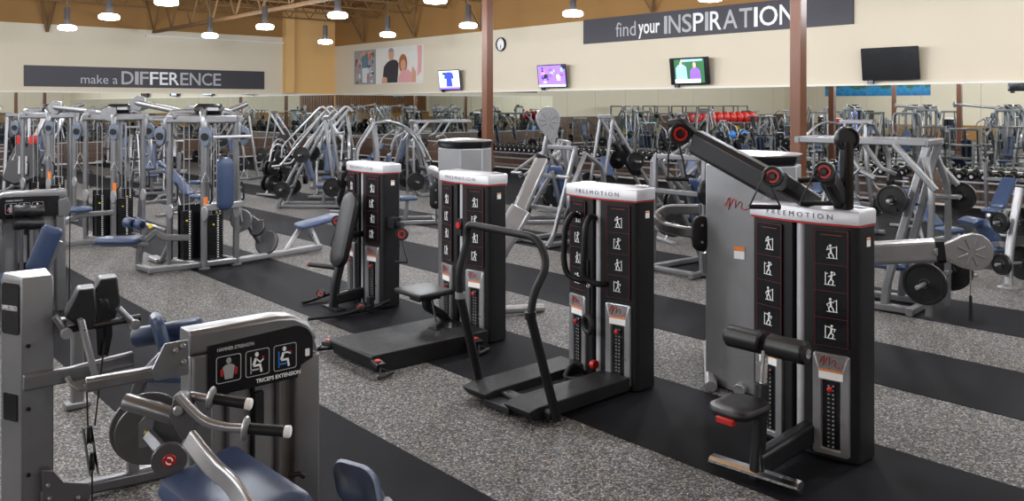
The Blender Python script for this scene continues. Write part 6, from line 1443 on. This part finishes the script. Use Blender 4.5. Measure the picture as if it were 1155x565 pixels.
# stability ball rack with red and blue balls
org = (0.0, 30.0, 0)
t = thing('ball_rack', 'grey two tier ball rack, ' + far, 'storage rack', org)
dv = V(-5.0, -1.2, 0).normalized()
for k in range(4):
    p = V(2.0, 0.6, 0) + dv*1.6*k; b = MB(); b.bar([p, p + V(0, 0, 1.35)], 0.06, 0.06, up=(1, 0, 0)); b.build('post', 'silver_paint', t)
for z in (0.35, 1.35):
    for s in (-0.2, 0.2):
        b = MB(); b.bar([V(2.1, 0.6+s, z) , V(2.1, 0.6+s, z) + dv*5.1], 0.05, 0.05); b.build('rail', 'silver_paint', t)
for k in range(10):
    p = V(org) + V(1.9, 0.6, 1.66) + dv*0.53*k
    b = MB(); b.sph((0, 0, 0), 0.34, 20, 12, (0.76, 1.0, 1)); o = b.build('exercise_ball', 'red_plastic'); o.location = p; tag(o, 'shiny red exercise ball in the row atop the rack, ' + far, 'exercise ball', 'red exercise balls')
for k in range(5):
    p = V(org) + V(1.7, 0.6, 0.63) + dv*1.0*k
    b = MB(); b.sph((0, 0, 0), 0.27, 18, 10); o = b.build('exercise_ball', 'bright_blue'); o.location = p; tag(o, 'blue exercise ball on the lower tier of the rack, ' + far, 'exercise ball', 'blue exercise balls')
# squat rack row with teal and yellow plates
plate_proto(0.225)
def colour_plate(p, r, m_, lb, g):
    b = MB(); b.lathe([(0.027, -0.02), (r*0.5, -0.014), (r*0.55, -0.02), (r, -0.02), (r, 0.02), (r*0.55, 0.02), (r*0.5, 0.014), (0.027, 0.02)], (0, 0, 0), (1, 0, 0), 20); o = b.build('weight_plate', m_); o.location = p; tag(o, lb, 'weight plate', g)
rk = thing('power_rack', 'dark grey power rack by the far wall, ' + far, 'power rack', (0, 0, 0), 0, 'mirrored power racks')
for x in (-0.6, 0.6):
    for y in (-0.6, 0.6):
        b = MB(); b.bar([(x, y, 0), (x, y, 2.35)], 0.08, 0.08, up=(1, 0, 0)); b.build('upright', 'charcoal_paint', rk)
b = MB()
for z in (0.05, 2.32):
    b.bar([(-0.6, -0.6, z), (0.6, -0.6, z)], 0.07, 0.07); b.bar([(-0.6, 0.6, z), (0.6, 0.6, z)], 0.07, 0.07); b.bar([(-0.6, -0.6, z), (-0.6, 0.6, z)], 0.07, 0.07); b.bar([(0.6, -0.6, z), (0.6, 0.6, z)], 0.07, 0.07)
b.build('frame', 'charcoal_paint', rk)
b = MB(); b.tube([(-1.1, -0.66, 1.3), (1.1, -0.66, 1.3)], 0.016, 8); b.build('barbell', 'chrome', rk)
KIDS[rk.name] = list(rk.children); rk.location = (-4.5, 35.9, 0)
spots = [(-4.5, 35.9), (-7.5, 35.9), (-1.5, 35.9), (1.6, 35.9), (-10.5, 35.9)]
for k, (x, y) in enumerate(spots):
    if k: dup(rk, (x, y, 0), 0)
    for s in (-1, 1):
        for z, m_, r in ((1.3, 'teal_plastic', 0.225), (0.75, 'yellow_plastic', 0.18), (1.75, 'iron', 0.2)):
            colour_plate((x + s*(0.95 if z == 1.3 else 0.72), y - 0.66, z), r, m_, {'teal_plastic': 'teal', 'yellow_plastic': 'yellow', 'iron': 'black'}[m_] + ' bumper plate on a power rack, ' + far, 'bumper plates on the mirrored racks')
# lit drinks cooler
org = (-18.5, 30.5, 0); t = thing('drinks_cooler', 'dark glass door drinks cooler with violet lit front, ' + far, 'refrigerator', org)
b = MB(); b.box((0, 0, 1.0), (0.8, 1.6, 2.0)); b.build('cabinet', 'gloss_black', t, bev=0.01)
b = MB(); b.box((0.41, 0.38, 1.1), (0.02, 0.66, 1.6)); b.build('lit_door', 'screen_blue', t)
b = MB(); b.box((0.41, -0.38, 1.1), (0.02, 0.66, 1.6)); b.build('glass_door', 'glass_dark', t)
for z in (0.6, 1.0, 1.4):
    b = MB(); b.box((0.425, 0.38, z), (0.01, 0.6, 0.04)); b.build('shelf_edge', 'sign_white', t)
# selector machines in the middle of the hall
for k, (x, y) in enumerate(((-1.0, 23.2), (-7.6, 19.8), (-11.0, 9.0), (-8.6, 7.0), (-11.5, 29.5))):
    t = dup(T1, (x, y, 0), 0.5*k, 'black cable tower with silver cap across the hall, ' + far, 'mirrored black towers')
